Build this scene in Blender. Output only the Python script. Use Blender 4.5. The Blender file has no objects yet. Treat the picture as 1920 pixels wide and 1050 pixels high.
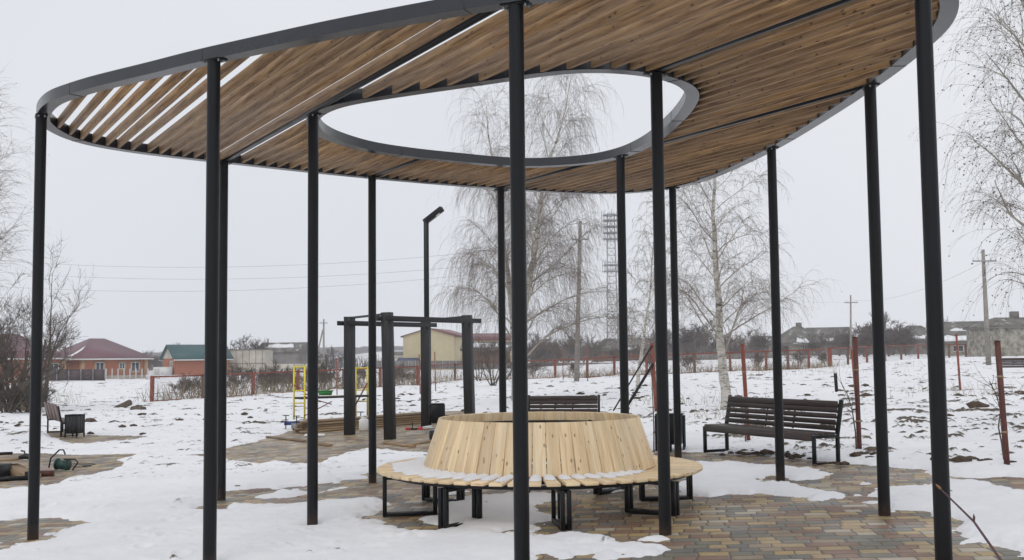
import bpy, math, random
import numpy as np
from mathutils import Vector, Matrix
R = math.radians
SC = bpy.context.scene
COL = SC.collection
# ------------------------------------------------------------------ camera
F, PITCH, ROLL, CH = 2057.0, 0.0701, 0.0106, 1.65
cam = bpy.data.objects.new('camera', bpy.data.cameras.new('camera'))
COL.objects.link(cam); SC.camera = cam
_f = Vector((0, math.cos(PITCH), math.sin(PITCH))); _u = Vector((0, -math.sin(PITCH), math.cos(PITCH))); _r = Vector((1, 0, 0))
_cr, _sr = math.cos(ROLL), math.sin(ROLL)
ix = _r*_cr - _u*_sr; iy = _r*_sr + _u*_cr
cam.matrix_world = Matrix(((ix.x, iy.x, -_f.x, 0), (ix.y, iy.y, -_f.y, 0), (ix.z, iy.z, -_f.z, CH), (0, 0, 0, 1)))
cam.data.sensor_width = 36; cam.data.lens = F/1920*36
cam.data.clip_start = 0.05; cam.data.clip_end = 6000
# ------------------------------------------------------------------ light
SUN_EL, SUN_AZ = R(48), R(200)      # azimuth measured clockwise from +Y
w = bpy.data.worlds.new('World'); SC.world = w; w.use_nodes = True
nt = w.node_tree; nt.nodes.clear()
out = nt.nodes.new('ShaderNodeOutputWorld'); bg = nt.nodes.new('ShaderNodeBackground')
sky = nt.nodes.new('ShaderNodeTexSky'); sky.sky_type = 'NISHITA'; sky.sun_disc = False
sky.sun_elevation = SUN_EL; sky.sun_rotation = SUN_AZ; sky.air_density = 1.0; sky.dust_density = 3.0
hs = nt.nodes.new('ShaderNodeHueSaturation'); hs.inputs['Saturation'].default_value = 0.25
tc = nt.nodes.new('ShaderNodeTexCoord'); nz = nt.nodes.new('ShaderNodeTexNoise'); nz.inputs['Scale'].default_value = 1.1; nz.inputs['Detail'].default_value = 4
rp = nt.nodes.new('ShaderNodeValToRGB')
rp.color_ramp.elements[0].position = 0.3; rp.color_ramp.elements[0].color = (6.05, 6.32, 6.9, 1)
rp.color_ramp.elements[1].position = 0.72; rp.color_ramp.elements[1].color = (7.3, 7.45, 7.8, 1)
mx = nt.nodes.new('ShaderNodeMix'); mx.data_type = 'RGBA'; mx.inputs[0].default_value = 0.93   # thick even cloud over the clear sky
L = nt.links.new
L(tc.outputs['Generated'], nz.inputs['Vector']); L(nz.outputs['Fac'], rp.inputs['Fac'])
L(sky.outputs[0], hs.inputs['Color']); L(hs.outputs[0], mx.inputs[6]); L(rp.outputs[0], mx.inputs[7])
L(mx.outputs[2], bg.inputs['Color']); bg.inputs['Strength'].default_value = 0.10
L(bg.outputs[0], out.inputs[0])
sun = bpy.data.objects.new('sun', bpy.data.lights.new('sun', 'SUN')); COL.objects.link(sun)
sun.data.energy = 0.6; sun.data.angle = R(30); sun.data.color = (1, 0.965, 0.92)
sd = Vector((math.sin(SUN_AZ)*math.cos(SUN_EL), math.cos(SUN_AZ)*math.cos(SUN_EL), math.sin(SUN_EL)))
sun.rotation_euler = sd.to_track_quat('Z', 'Y').to_euler()
SC.view_settings.view_transform = 'Standard'; SC.view_settings.look = 'None'
SC.view_settings.exposure = 0.2; SC.view_settings.gamma = 1.0
SC.render.engine = 'CYCLES'; SC.cycles.max_bounces = 6; SC.cycles.volume_bounces = 2; SC.cycles.transparent_max_bounces = 16
# ------------------------------------------------------------------ terrain maths
def sstep(a, b, x):
    t = np.clip((x-a)/(b-a), 0, 1); return t*t*(3-2*t)
def G(x, y):
    x = np.asarray(x, float); y = np.asarray(y, float)
    return .65*np.tanh(x*.0336/.65) - .0045*np.clip(y-12, -10, 40) + .0125*np.clip(x, 0, 60)*sstep(55, 100, y)
def g(x, y): return float(G(x, y))
def ray(px, py):
    a = px-960; b = py-525
    u = (a*_cr-b*_sr)/F; v = -(a*_sr+b*_cr)/F
    c, s = math.cos(PITCH), math.sin(PITCH)
    return np.array([u, c-v*s, s+v*c])
_ts = np.concatenate([np.arange(1.5, 60, .05), np.arange(60, 600, .5)])
def gp(px, py):                       # the point of the ground seen there (used for measuring the photograph)
    r = ray(px, py); P = r[None]*_ts[:, None]; P[:, 2] += CH
    k = int(np.argmax(P[:, 2] < G(P[:, 0], P[:, 1])))
    return P[k]
def at(px, py, y):
    r = ray(px, py); t = y/r[1]; return Vector((r[0]*t, y, CH+r[2]*t))
def lerp(a, b, t): return a+(b-a)*t
# value noise
def _h(ix_, iy_, s):
    n = (ix_.astype(np.int64)*374761393 + iy_.astype(np.int64)*668265263 + s*1442695041) & 0xffffffff
    n = ((n ^ (n >> 13))*1274126177) & 0xffffffff
    return ((n ^ (n >> 16)) & 0xffff)/65535.0
def vn(x, y, s=0):
    x0 = np.floor(x); y0 = np.floor(y); fx = x-x0; fy = y-y0
    fx = fx*fx*(3-2*fx); fy = fy*fy*(3-2*fy)
    a = _h(x0, y0, s); b = _h(x0+1, y0, s); c = _h(x0, y0+1, s); d = _h(x0+1, y0+1, s)
    return (a*(1-fx)+b*fx)*(1-fy)+(c*(1-fx)+d*fx)*fy
def fbm(x, y, o=4, s=0):
    r = 0; a = .5; t = 0
    for i in range(o):
        r = r+a*vn(x, y, s+i*17); t += a; a *= .5; x = x*2.03+7.1; y = y*2.03+3.3
    return r/t
# ------------------------------------------------------------------ materials
def M(name):
    m = bpy.data.materials.new(name); m.use_nodes = True
    n = m.node_tree; b = n.nodes['Principled BSDF']; return m, n, b
def nd(n, t, **k):
    x = n.nodes.new(t)
    for a, v in k.items():
        if a in x.inputs.keys(): x.inputs[a].default_value = v
        else: setattr(x, a, v)
    return x
def ramp(n, stops, interp='LINEAR'):
    r = n.nodes.new('ShaderNodeValToRGB'); r.color_ramp.interpolation = interp
    e = r.color_ramp.elements
    while len(e) < len(stops): e.new(0.5)
    for i, (p, c) in enumerate(stops):
        e[i].position = p; e[i].color = (*c, 1) if len(c) == 3 else c
    return r
def vmul(n, src, v):
    x = nd(n, 'ShaderNodeVectorMath', operation='MULTIPLY'); n.links.new(src, x.inputs[0]); x.inputs[1].default_value = v; return x.outputs[0]
def bump(n, b, src, strength, dist):
    x = nd(n, 'ShaderNodeBump', Strength=strength, Distance=dist); n.links.new(src, x.inputs['Height']); n.links.new(x.outputs[0], b.inputs['Normal'])
def plain(name, col, rough=.6, var=.15, scale=6, metal=0, bmp=0, col2=None, lo=.35, hi=.7):
    m, n, b = M(name); b.inputs['Roughness'].default_value = rough; b.inputs['Metallic'].default_value = metal
    t = nd(n, 'ShaderNodeTexCoord'); z = nd(n, 'ShaderNodeTexNoise', Scale=scale, Detail=5.0, Roughness=.6)
    n.links.new(t.outputs['Object'], z.inputs['Vector'])
    c2 = col2 or tuple(min(1, c*(1+var*2)) for c in col); c1 = col if col2 else tuple(c*(1-var) for c in col)
    r = ramp(n, [(lo, c1), (hi, c2)]); n.links.new(z.outputs['Fac'], r.inputs[0]); n.links.new(r.outputs[0], b.inputs['Base Color'])
    if bmp: bump(n, b, z.outputs['Fac'], bmp, .02)
    return m
def wood(name, c1, c2, knot, rough=.6, grain=26, kn=1.0, spread=.35, coat=0):
    m, n, b = M(name); b.inputs['Roughness'].default_value = rough
    a = nd(n, 'ShaderNodeAttribute', attribute_name='bc')
    s = vmul(n, a.outputs['Vector'], (1.6, grain, 1)); z = nd(n, 'ShaderNodeTexNoise', Scale=1.0, Detail=6.0, Roughness=.62, Distortion=.6)
    n.links.new(s, z.inputs['Vector'])
    r = ramp(n, [(.32, c1), (.68, c2)]); n.links.new(z.outputs['Fac'], r.inputs[0])
    # board to board difference
    sep = nd(n, 'ShaderNodeSeparateXYZ'); n.links.new(a.outputs['Vector'], sep.inputs[0])
    wn = nd(n, 'ShaderNodeTexWhiteNoise', noise_dimensions='1D'); n.links.new(sep.outputs[2], wn.inputs['W'])
    mr = nd(n, 'ShaderNodeMapRange'); mr.inputs[3].default_value = 1-spread; mr.inputs[4].default_value = 1+spread*.6; n.links.new(wn.outputs['Value'], mr.inputs[0])
    hsv = nd(n, 'ShaderNodeHueSaturation'); n.links.new(r.outputs[0], hsv.inputs['Color']); n.links.new(mr.outputs[0], hsv.inputs['Value'])
    mr2 = nd(n, 'ShaderNodeMapRange'); mr2.inputs[3].default_value = .82; mr2.inputs[4].default_value = 1.04; n.links.new(wn.outputs['Color'], mr2.inputs[0]); n.links.new(mr2.outputs[0], hsv.inputs['Saturation'])
    # knots
    k = vmul(n, a.outputs['Vector'], (6.5, 13, 1)); vo = nd(n, 'ShaderNodeTexVoronoi', Scale=1.0, Randomness=1.0); n.links.new(k, vo.inputs['Vector'])
    kr = ramp(n, [(.0, (kn,)*3), (.10, (kn*.8,)*3), (.17, (0, 0, 0))]); n.links.new(vo.outputs['Distance'], kr.inputs[0])
    mk = nd(n, 'ShaderNodeMix', data_type='RGBA'); n.links.new(kr.outputs[0], mk.inputs[0]); n.links.new(hsv.outputs[0], mk.inputs[6]); mk.inputs[7].default_value = (*knot, 1)
    n.links.new(mk.outputs[2], b.inputs['Base Color']); bump(n, b, z.outputs['Fac'], .25, .004)
    return m
MAT = {}
def steel(name, col, rough=.42, rv_=.15, ior=1.5, rust=False):
    m, n, b = M(name); b.inputs['Roughness'].default_value = rough
    t = nd(n, 'ShaderNodeTexCoord'); z = nd(n, 'ShaderNodeTexNoise', Scale=7.0, Detail=8.0, Roughness=.7); n.links.new(t.outputs['Object'], z.inputs['Vector'])
    r = ramp(n, [(.3, tuple(c*.8 for c in col)), (.62, col), (.72, tuple(c*2 for c in col)), (.78, (.10, .095, .09))]); n.links.new(z.outputs['Fac'], r.inputs[0]); n.links.new(r.outputs[0], b.inputs['Base Color'])
    if rust:
        sx = nd(n, 'ShaderNodeSeparateXYZ'); n.links.new(t.outputs['Object'], sx.inputs[0]); q1 = nd(n, 'ShaderNodeMath', operation='MULTIPLY_ADD'); n.links.new(sx.outputs[0], q1.inputs[0]); q1.inputs[1].default_value = -.0336; n.links.new(sx.outputs[2], q1.inputs[2])
        q2 = nd(n, 'ShaderNodeMath', operation='MULTIPLY_ADD'); n.links.new(z.outputs['Fac'], q2.inputs[0]); q2.inputs[1].default_value = -.35; n.links.new(q1.outputs[0], q2.inputs[2])
        q3 = nd(n, 'ShaderNodeMapRange'); n.links.new(q2.outputs[0], q3.inputs[0]); q3.inputs[1].default_value = -.02; q3.inputs[2].default_value = -.16; q3.inputs[3].default_value = 0; q3.inputs[4].default_value = .35
        q4 = nd(n, 'ShaderNodeMix', data_type='RGBA'); n.links.new(q3.outputs[0], q4.inputs[0]); n.links.new(r.outputs[0], q4.inputs[6]); q4.inputs[7].default_value = (.10, .055, .03, 1); n.links.new(q4.outputs[2], b.inputs['Base Color'])
    z2 = nd(n, 'ShaderNodeTexNoise', Scale=3.0, Detail=3.0); n.links.new(t.outputs['Object'], z2.inputs['Vector'])
    mr = nd(n, 'ShaderNodeMapRange'); mr.inputs[3].default_value = rough-rv_*.8; mr.inputs[4].default_value = rough+rv_; b.inputs['IOR'].default_value = ior; n.links.new(z2.outputs['Fac'], mr.inputs[0]); n.links.new(mr.outputs[0], b.inputs['Roughness'])
    bump(n, b, z.outputs['Fac'], .12, .004)
    return m
MAT['steel'] = steel('black_painted_steel', (.0048, .0055, .0075), .36, .15, 1.36)
MAT['column'] = steel('black_painted_column_steel', (.0048, .0055, .0075), .36, .15, 1.36, True)
MAT['beam'] = steel('grey_painted_steel', (.020, .0225, .028), .24, .05, 1.55)
MAT['slat'] = wood('stained_pine', (.135, .064, .022), (.45, .27, .115), (.035, .016, .007), .6, 24, .9, .27)
MAT['pine'] = wood('fresh_pine', (.73, .505, .265), (.96, .775, .49), (.30, .15, .06), .6, 20, .9, .17)
MAT['lumber'] = wood('rough_lumber', (.22, .14, .07), (.40, .28, .16), (.12, .06, .03), .7, 20, .5, .3)
MAT['bench'] = wood('dark_stained_wood', (.035, .024, .021), (.085, .06, .052), (.02, .014, .012), .45, 30, .3, .25)
MAT['benchred'] = wood('red_brown_wood', (.10, .055, .045), (.19, .11, .09), (.06, .03, .02), .55, 30, .3, .25)
MAT['char'] = wood('black_stained_timber', (.007, .0075, .009), (.018, .019, .022), (.006, .006, .007), .55, 20, .2, .2)
MAT['red'] = plain('rusty_red_paint', (.17, .035, .022), .6, col2=(.30, .085, .05), scale=9, bmp=.2)
MAT['darkred'] = plain('dark_rust_paint', (.07, .022, .018), .6, col2=(.15, .045, .03), scale=14, bmp=.2)
MAT['postbrown'] = plain('weathered_post', (.09, .05, .035), .8, col2=(.2, .12, .085), scale=10, bmp=.3)
MAT['yellow'] = plain('yellow_paint', (.75, .62, .05), .45, .1)
MAT['blue'] = plain('blue_paint', (.03, .06, .2), .45, .2)
MAT['green'] = plain('green_plastic', (.05, .28, .07), .4, .1)
MAT['dkgreen'] = plain('dark_green_metal', (.012, .05, .04), .5, .3)
MAT['white'] = plain('white_plastic', (.75, .75, .74), .4, .04)
MAT['redpl'] = plain('red_plastic', (.5, .03, .04), .4, .1)
MAT['concrete'] = plain('concrete', (.27, .25, .22), .85, .2, 5, bmp=.3)
MAT['galv'] = plain('galvanised', (.3, .31, .32), .5, .2)
MAT['soil'] = plain('soil', (.035, .024, .016), .95, scale=12, col2=(.13, .09, .06), bmp=.6)
MAT['log'] = plain('sawn_log', (.07, .055, .04), .9, scale=8, col2=(.19, .15, .105), bmp=.5)
MAT['rubber'] = plain('black_rubber', (.015, .015, .016), .7, .2)
MAT['twig'] = plain('birch_twig', (.17, .14, .12), .85, scale=3, col2=(.30, .26, .23))
MAT['twigdark'] = plain('bare_twig', (.075, .060, .05), .85, scale=2, col2=(.17, .14, .12))
MAT['twigfar'] = plain('distant_twig', (.11, .09, .085), .85, scale=.3, col2=(.19, .16, .15))
MAT['shoot'] = plain('purple_shoot', (.10, .055, .06), .6, .2)
MAT['snowhill'] = plain('snowy_fields', (.45, .45, .46), .8, scale=.03, col2=(.8, .8, .81))
MAT['bluedark'] = plain('faded_blue_roof', (.05, .065, .12), .6, .2)
MAT['weed'] = plain('dry_grass', (.22, .17, .10), .9, scale=2, col2=(.38, .30, .19))
MAT['leaf'] = plain('dry_leaf', (.16, .09, .04), .8, scale=2, col2=(.28, .16, .07))
MAT['plaster'] = plain('old_plaster', (.17, .155, .13), .9, scale=2.2, col2=(.46, .43, .37), bmp=.3)
MAT['cream'] = plain('cream_cladding', (.50, .43, .27), .7, .06, .4)
MAT['blocks'] = plain('pale_blocks', (.42, .39, .33), .85, scale=.5, col2=(.62, .58, .5))
MAT['greywall'] = plain('grey_board_wall', (.13, .12, .115), .9, scale=.5, col2=(.24, .22, .21))
MAT['slate'] = plain('old_slate', (.11, .105, .095), .9, scale=.9, col2=(.22, .205, .18))
_e = [x for x in MAT['slate'].node_tree.nodes if x.type == 'VALTORGB'][0].color_ramp.elements; _q = _e.new(.60); _q.color = (.20, .19, .17, 1); _e[-1].position = .70; _e[-1].color = (.62, .62, .63, 1)
MAT['darkfence'] = plain('dark_sheet_fence', (.055, .035, .04), .6, .2, .5)
MAT['glass'] = plain('window_glass', (.07, .08, .10), .12, .3, .5)
MAT['frame'] = plain('white_frame', (.7, .7, .68), .5, .05)
MAT['trim'] = plain('orange_trim', (.46, .28, .16), .8, .1)
MAT['cable'] = plain('wire', (.22, .22, .225), .6, .1)
MAT['hedge'] = plain('wooded_hill', (.085, .075, .075), 1, scale=.05, col2=(.16, .15, .155))
def corr(name, c1, c2, sc, rough=.45, axis=0):
    m, n, b = M(name); b.inputs['Roughness'].default_value = rough
    a = nd(n, 'ShaderNodeAttribute', attribute_name='bc'); s = vmul(n, a.outputs['Vector'], (1, 1, 0))
    wv = nd(n, 'ShaderNodeTexWave', Scale=sc, wave_type='BANDS', bands_direction='X' if axis == 0 else 'Y'); wv.inputs['Distortion'].default_value = 0
    n.links.new(s, wv.inputs['Vector']); r = ramp(n, [(.2, c1), (.8, c2)]); n.links.new(wv.outputs['Fac'], r.inputs[0])
    n.links.new(r.outputs[0], b.inputs['Base Color']); bump(n, b, wv.outputs['Fac'], .5, .03); return m
MAT['purple'] = corr('plum_metal_tile', (.14, .06, .075), (.20, .095, .115), 1.2)
MAT['greenroof'] = corr('green_metal_roof', (.022, .08, .085), (.04, .115, .12), .8)
MAT['maroon'] = corr('maroon_metal_roof', (.13, .035, .04), (.20, .06, .07), .8)
def brickm(name, c1, c2, mortar):
    m, n, b = M(name); b.inputs['Roughness'].default_value = .85
    a = nd(n, 'ShaderNodeAttribute', attribute_name='bc'); s = vmul(n, a.outputs['Vector'], (1, 1, 0))
    k = nd(n, 'ShaderNodeTexBrick', Scale=1.0); k.inputs['Color1'].default_value = (*c1, 1); k.inputs['Color2'].default_value = (*c2, 1); k.inputs['Mortar'].default_value = (*mortar, 1)
    k.inputs['Brick Width'].default_value = .26; k.inputs['Row Height'].default_value = .08; k.inputs['Mortar Size'].default_value = .008
    n.links.new(s, k.inputs['Vector']); n.links.new(k.outputs['Color'], b.inputs['Base Color']); return m
MAT['brick'] = brickm('orange_brick', (.33, .085, .038), (.40, .12, .055), (.34, .24, .18))
def mk_bark():
    m, n, b = M('birch_bark'); b.inputs['Roughness'].default_value = .8
    t = nd(n, 'ShaderNodeTexCoord'); s = vmul(n, t.outputs['Object'], (2.2, 2.2, 7))
    z = nd(n, 'ShaderNodeTexNoise', Scale=1.6, Detail=6.0, Roughness=.7); n.links.new(s, z.inputs['Vector'])
    r = ramp(n, [(.36, (.045, .04, .035)), (.43, (.28, .26, .23)), (.50, (.50, .47, .42)), (.8, (.66, .63, .58))]); n.links.new(z.outputs['Fac'], r.inputs[0])
    n.links.new(r.outputs[0], b.inputs['Base Color']); bump(n, b, z.outputs['Fac'], .5, .02); return m
MAT['bark'] = mk_bark()
MAT['limb'] = plain('pale_limb', (.27, .24, .20), .85, scale=3, col2=(.45, .41, .35))
MAT['darkbark'] = plain('dark_bark', (.055, .045, .035), .95, scale=4, col2=(.14, .12, .095), bmp=.6)
def mk_snow(name='snow', field=False):
    m, n, b = M(name); b.inputs['Roughness'].default_value = .7; b.inputs['Specular IOR Level'].default_value = .25
    t = nd(n, 'ShaderNodeTexCoord')
    z = nd(n, 'ShaderNodeTexNoise', Scale=1.2, Detail=5.0, Roughness=.55); n.links.new(t.outputs['Object'], z.inputs['Vector'])
    r = ramp(n, [(.3, (.80, .80, .82)), (.7, (.88, .88, .885))]); n.links.new(z.outputs['Fac'], r.inputs[0])
    z2 = nd(n, 'ShaderNodeTexNoise', Scale=14.0, Detail=6.0, Roughness=.7); n.links.new(t.outputs['Object'], z2.inputs['Vector'])
    bump(n, b, z2.outputs['Fac'], .35, .03); last = r.outputs[0]
    if field:
        a = nd(n, 'ShaderNodeAttribute', attribute_name='soil')
        z3 = nd(n, 'ShaderNodeTexNoise', Scale=9.0, Detail=5.0, Roughness=.7); n.links.new(t.outputs['Object'], z3.inputs['Vector'])
        ad = nd(n, 'ShaderNodeMath', operation='ADD'); n.links.new(a.outputs['Fac'], ad.inputs[0]); n.links.new(z3.outputs['Fac'], ad.inputs[1])
        k = ramp(n, [(.98, (0, 0, 0)), (1.0, (1, 1, 1))]); 
        sb = nd(n, 'ShaderNodeMath', operation='SUBTRACT'); n.links.new(ad.outputs[0], sb.inputs[0]); sb.inputs[1].default_value = .05; n.links.new(sb.outputs[0], k.inputs[0])
        mr = nd(n, 'ShaderNodeMapRange'); mr.inputs[1].default_value = .98; mr.inputs[2].default_value = 1.08; n.links.new(ad.outputs[0], mr.inputs[0])
        sr = ramp(n, [(.35, (.045, .033, .024)), (.7, (.16, .125, .09))]); n.links.new(z3.outputs['Fac'], sr.inputs[0])
        mk = nd(n, 'ShaderNodeMix', data_type='RGBA'); n.links.new(mr.outputs[0], mk.inputs[0]); n.links.new(last, mk.inputs[6]); n.links.new(sr.outputs[0], mk.inputs[7]); last = mk.outputs[2]
    n.links.new(last, b.inputs['Base Color']); return m
MAT['snow'] = mk_snow(); MAT['snowfield'] = mk_snow('snow_and_soil', True)
def mk_pavers():
    m, n, b = M('concrete_pavers'); ln = n.links.new
    t = nd(n, 'ShaderNodeTexCoord'); rot = nd(n, 'ShaderNodeMapping'); rot.inputs['Rotation'].default_value = (0, 0, R(9)); ln(t.outputs['Object'], rot.inputs[0])
    wz = nd(n, 'ShaderNodeTexNoise', Scale=5.0, Detail=2.0); ln(t.outputs['Object'], wz.inputs['Vector']); wv = nd(n, 'ShaderNodeVectorMath', operation='MULTIPLY_ADD'); ln(wz.outputs['Color'], wv.inputs[0]); wv.inputs[1].default_value = (.05, .035, 0); ln(rot.outputs[0], wv.inputs[2])
    sep = nd(n, 'ShaderNodeSeparateXYZ'); ln(wv.outputs[0], sep.inputs[0])
    def mt(op, a, bb=None, c=None):
        x = nd(n, 'ShaderNodeMath', operation=op)
        for i, v in enumerate((a, bb, c)):
            if v is None: continue
            if isinstance(v, (int, float)): x.inputs[i].default_value = v
            else: ln(v, x.inputs[i])
        return x.outputs[0]
    RH = .172
    yr = mt('DIVIDE', sep.outputs[1], RH); row = mt('FLOOR', yr); fy = mt('FRACT', yr)
    wn = nd(n, 'ShaderNodeTexWhiteNoise', noise_dimensions='1D'); ln(row, wn.inputs['W'])
    # brick lengths vary within a row: warp x with a low noise
    wav = mt('SINE', mt('MULTIPLY_ADD', sep.outputs[0], 5.3, mt('MULTIPLY', wn.outputs['Value'], 40)))
    xr = mt('ADD', mt('DIVIDE', sep.outputs[0], .205), mt('ADD', mt('MULTIPLY', wn.outputs['Value'], 7.3), mt('MULTIPLY', wav, .28)))
    cx = mt('FLOOR', xr); fx = mt('FRACT', xr)
    cb = nd(n, 'ShaderNodeCombineXYZ'); ln(cx, cb.inputs[0]); ln(row, cb.inputs[1])
    w2 = nd(n, 'ShaderNodeTexWhiteNoise', noise_dimensions='2D'); ln(cb.outputs[0], w2.inputs['Vector'])
    cr = ramp(n, [(0, (.35, .255, .13)), (.16, (.165, .15, .115)), (.32, (.205, .12, .078)), (.46, (.26, .195, .125)), (.62, (.40, .345, .26)), (.70, (.14, .135, .12)), (.82, (.38, .27, .12)), (.92, (.215, .13, .08))], 'CONSTANT')
    ln(w2.outputs['Value'], cr.inputs[0])
    z = nd(n, 'ShaderNodeTexNoise', Scale=22.0, Detail=6.0, Roughness=.7); ln(t.outputs['Object'], z.inputs['Vector'])
    zb = nd(n, 'ShaderNodeTexNoise', Scale=1.1, Detail=4.0); ln(t.outputs['Object'], zb.inputs['Vector'])
    v = mt('ADD', mt('MULTIPLY_ADD', z.outputs['Fac'], .85, .52), mt('MULTIPLY_ADD', zb.outputs['Fac'], 1.0, -.42))
    hsv = nd(n, 'ShaderNodeHueSaturation'); ln(cr.outputs[0], hsv.inputs['Color']); ln(v, hsv.inputs['Value'])
    ex = mt('MULTIPLY', mt('MINIMUM', fx, mt('SUBTRACT', 1, fx)), .20); ey = mt('MULTIPLY', mt('MINIMUM', fy, mt('SUBTRACT', 1, fy)), RH)
    e = mt('MINIMUM', ex, ey)
    gm = nd(n, 'ShaderNodeMapRange'); gm.inputs[1].default_value = .002; gm.inputs[2].default_value = .008; ln(e, gm.inputs[0])
    mk = nd(n, 'ShaderNodeMix', data_type='RGBA'); ln(gm.outputs[0], mk.inputs[0]); mk.inputs[6].default_value = (.075, .06, .045, 1); ln(hsv.outputs[0], mk.inputs[7])
    ln(mk.outputs[2], b.inputs['Base Color'])
    hb = nd(n, 'ShaderNodeMapRange', interpolation_type='SMOOTHSTEP'); hb.inputs[1].default_value = 0; hb.inputs[2].default_value = .022; ln(e, hb.inputs[0])
    hh = mt('ADD', hb.outputs[0], mt('MULTIPLY', z.outputs['Fac'], .35)); hh = mt('ADD', hh, mt('MULTIPLY', w2.outputs['Value'], .4))
    bump(n, b, hh, .8, .012)
    rr = mt('MULTIPLY_ADD', zb.outputs['Fac'], -.75, .88); ln(rr, b.inputs['Roughness'])
    return m
MAT['pavers'] = mk_pavers()
def mk_mesh():
    m, n, b = M('chain_link'); ln = n.links.new; b.inputs['Base Color'].default_value = (.2, .15, .13, 1)
    a = nd(n, 'ShaderNodeAttribute', attribute_name='bc'); mp = nd(n, 'ShaderNodeMapping'); mp.inputs['Rotation'].default_value = (0, 0, R(45)); ln(a.outputs['Vector'], mp.inputs[0])
    sep = nd(n, 'ShaderNodeSeparateXYZ'); ln(mp.outputs[0], sep.inputs[0]); o = []
    for i in (0, 1):
        d = nd(n, 'ShaderNodeMath', operation='MULTIPLY'); ln(sep.outputs[i], d.inputs[0]); d.inputs[1].default_value = 16
        f = nd(n, 'ShaderNodeMath', operation='FRACT'); ln(d.outputs[0], f.inputs[0]); l = nd(n, 'ShaderNodeMath', operation='LESS_THAN'); ln(f.outputs[0], l.inputs[0]); l.inputs[1].default_value = .085; o.append(l.outputs[0])
    mxx = nd(n, 'ShaderNodeMath', operation='MAXIMUM'); ln(o[0], mxx.inputs[0]); ln(o[1], mxx.inputs[1]); ln(mxx.outputs[0], b.inputs['Alpha']); return m
MAT['mesh'] = mk_mesh()
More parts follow.
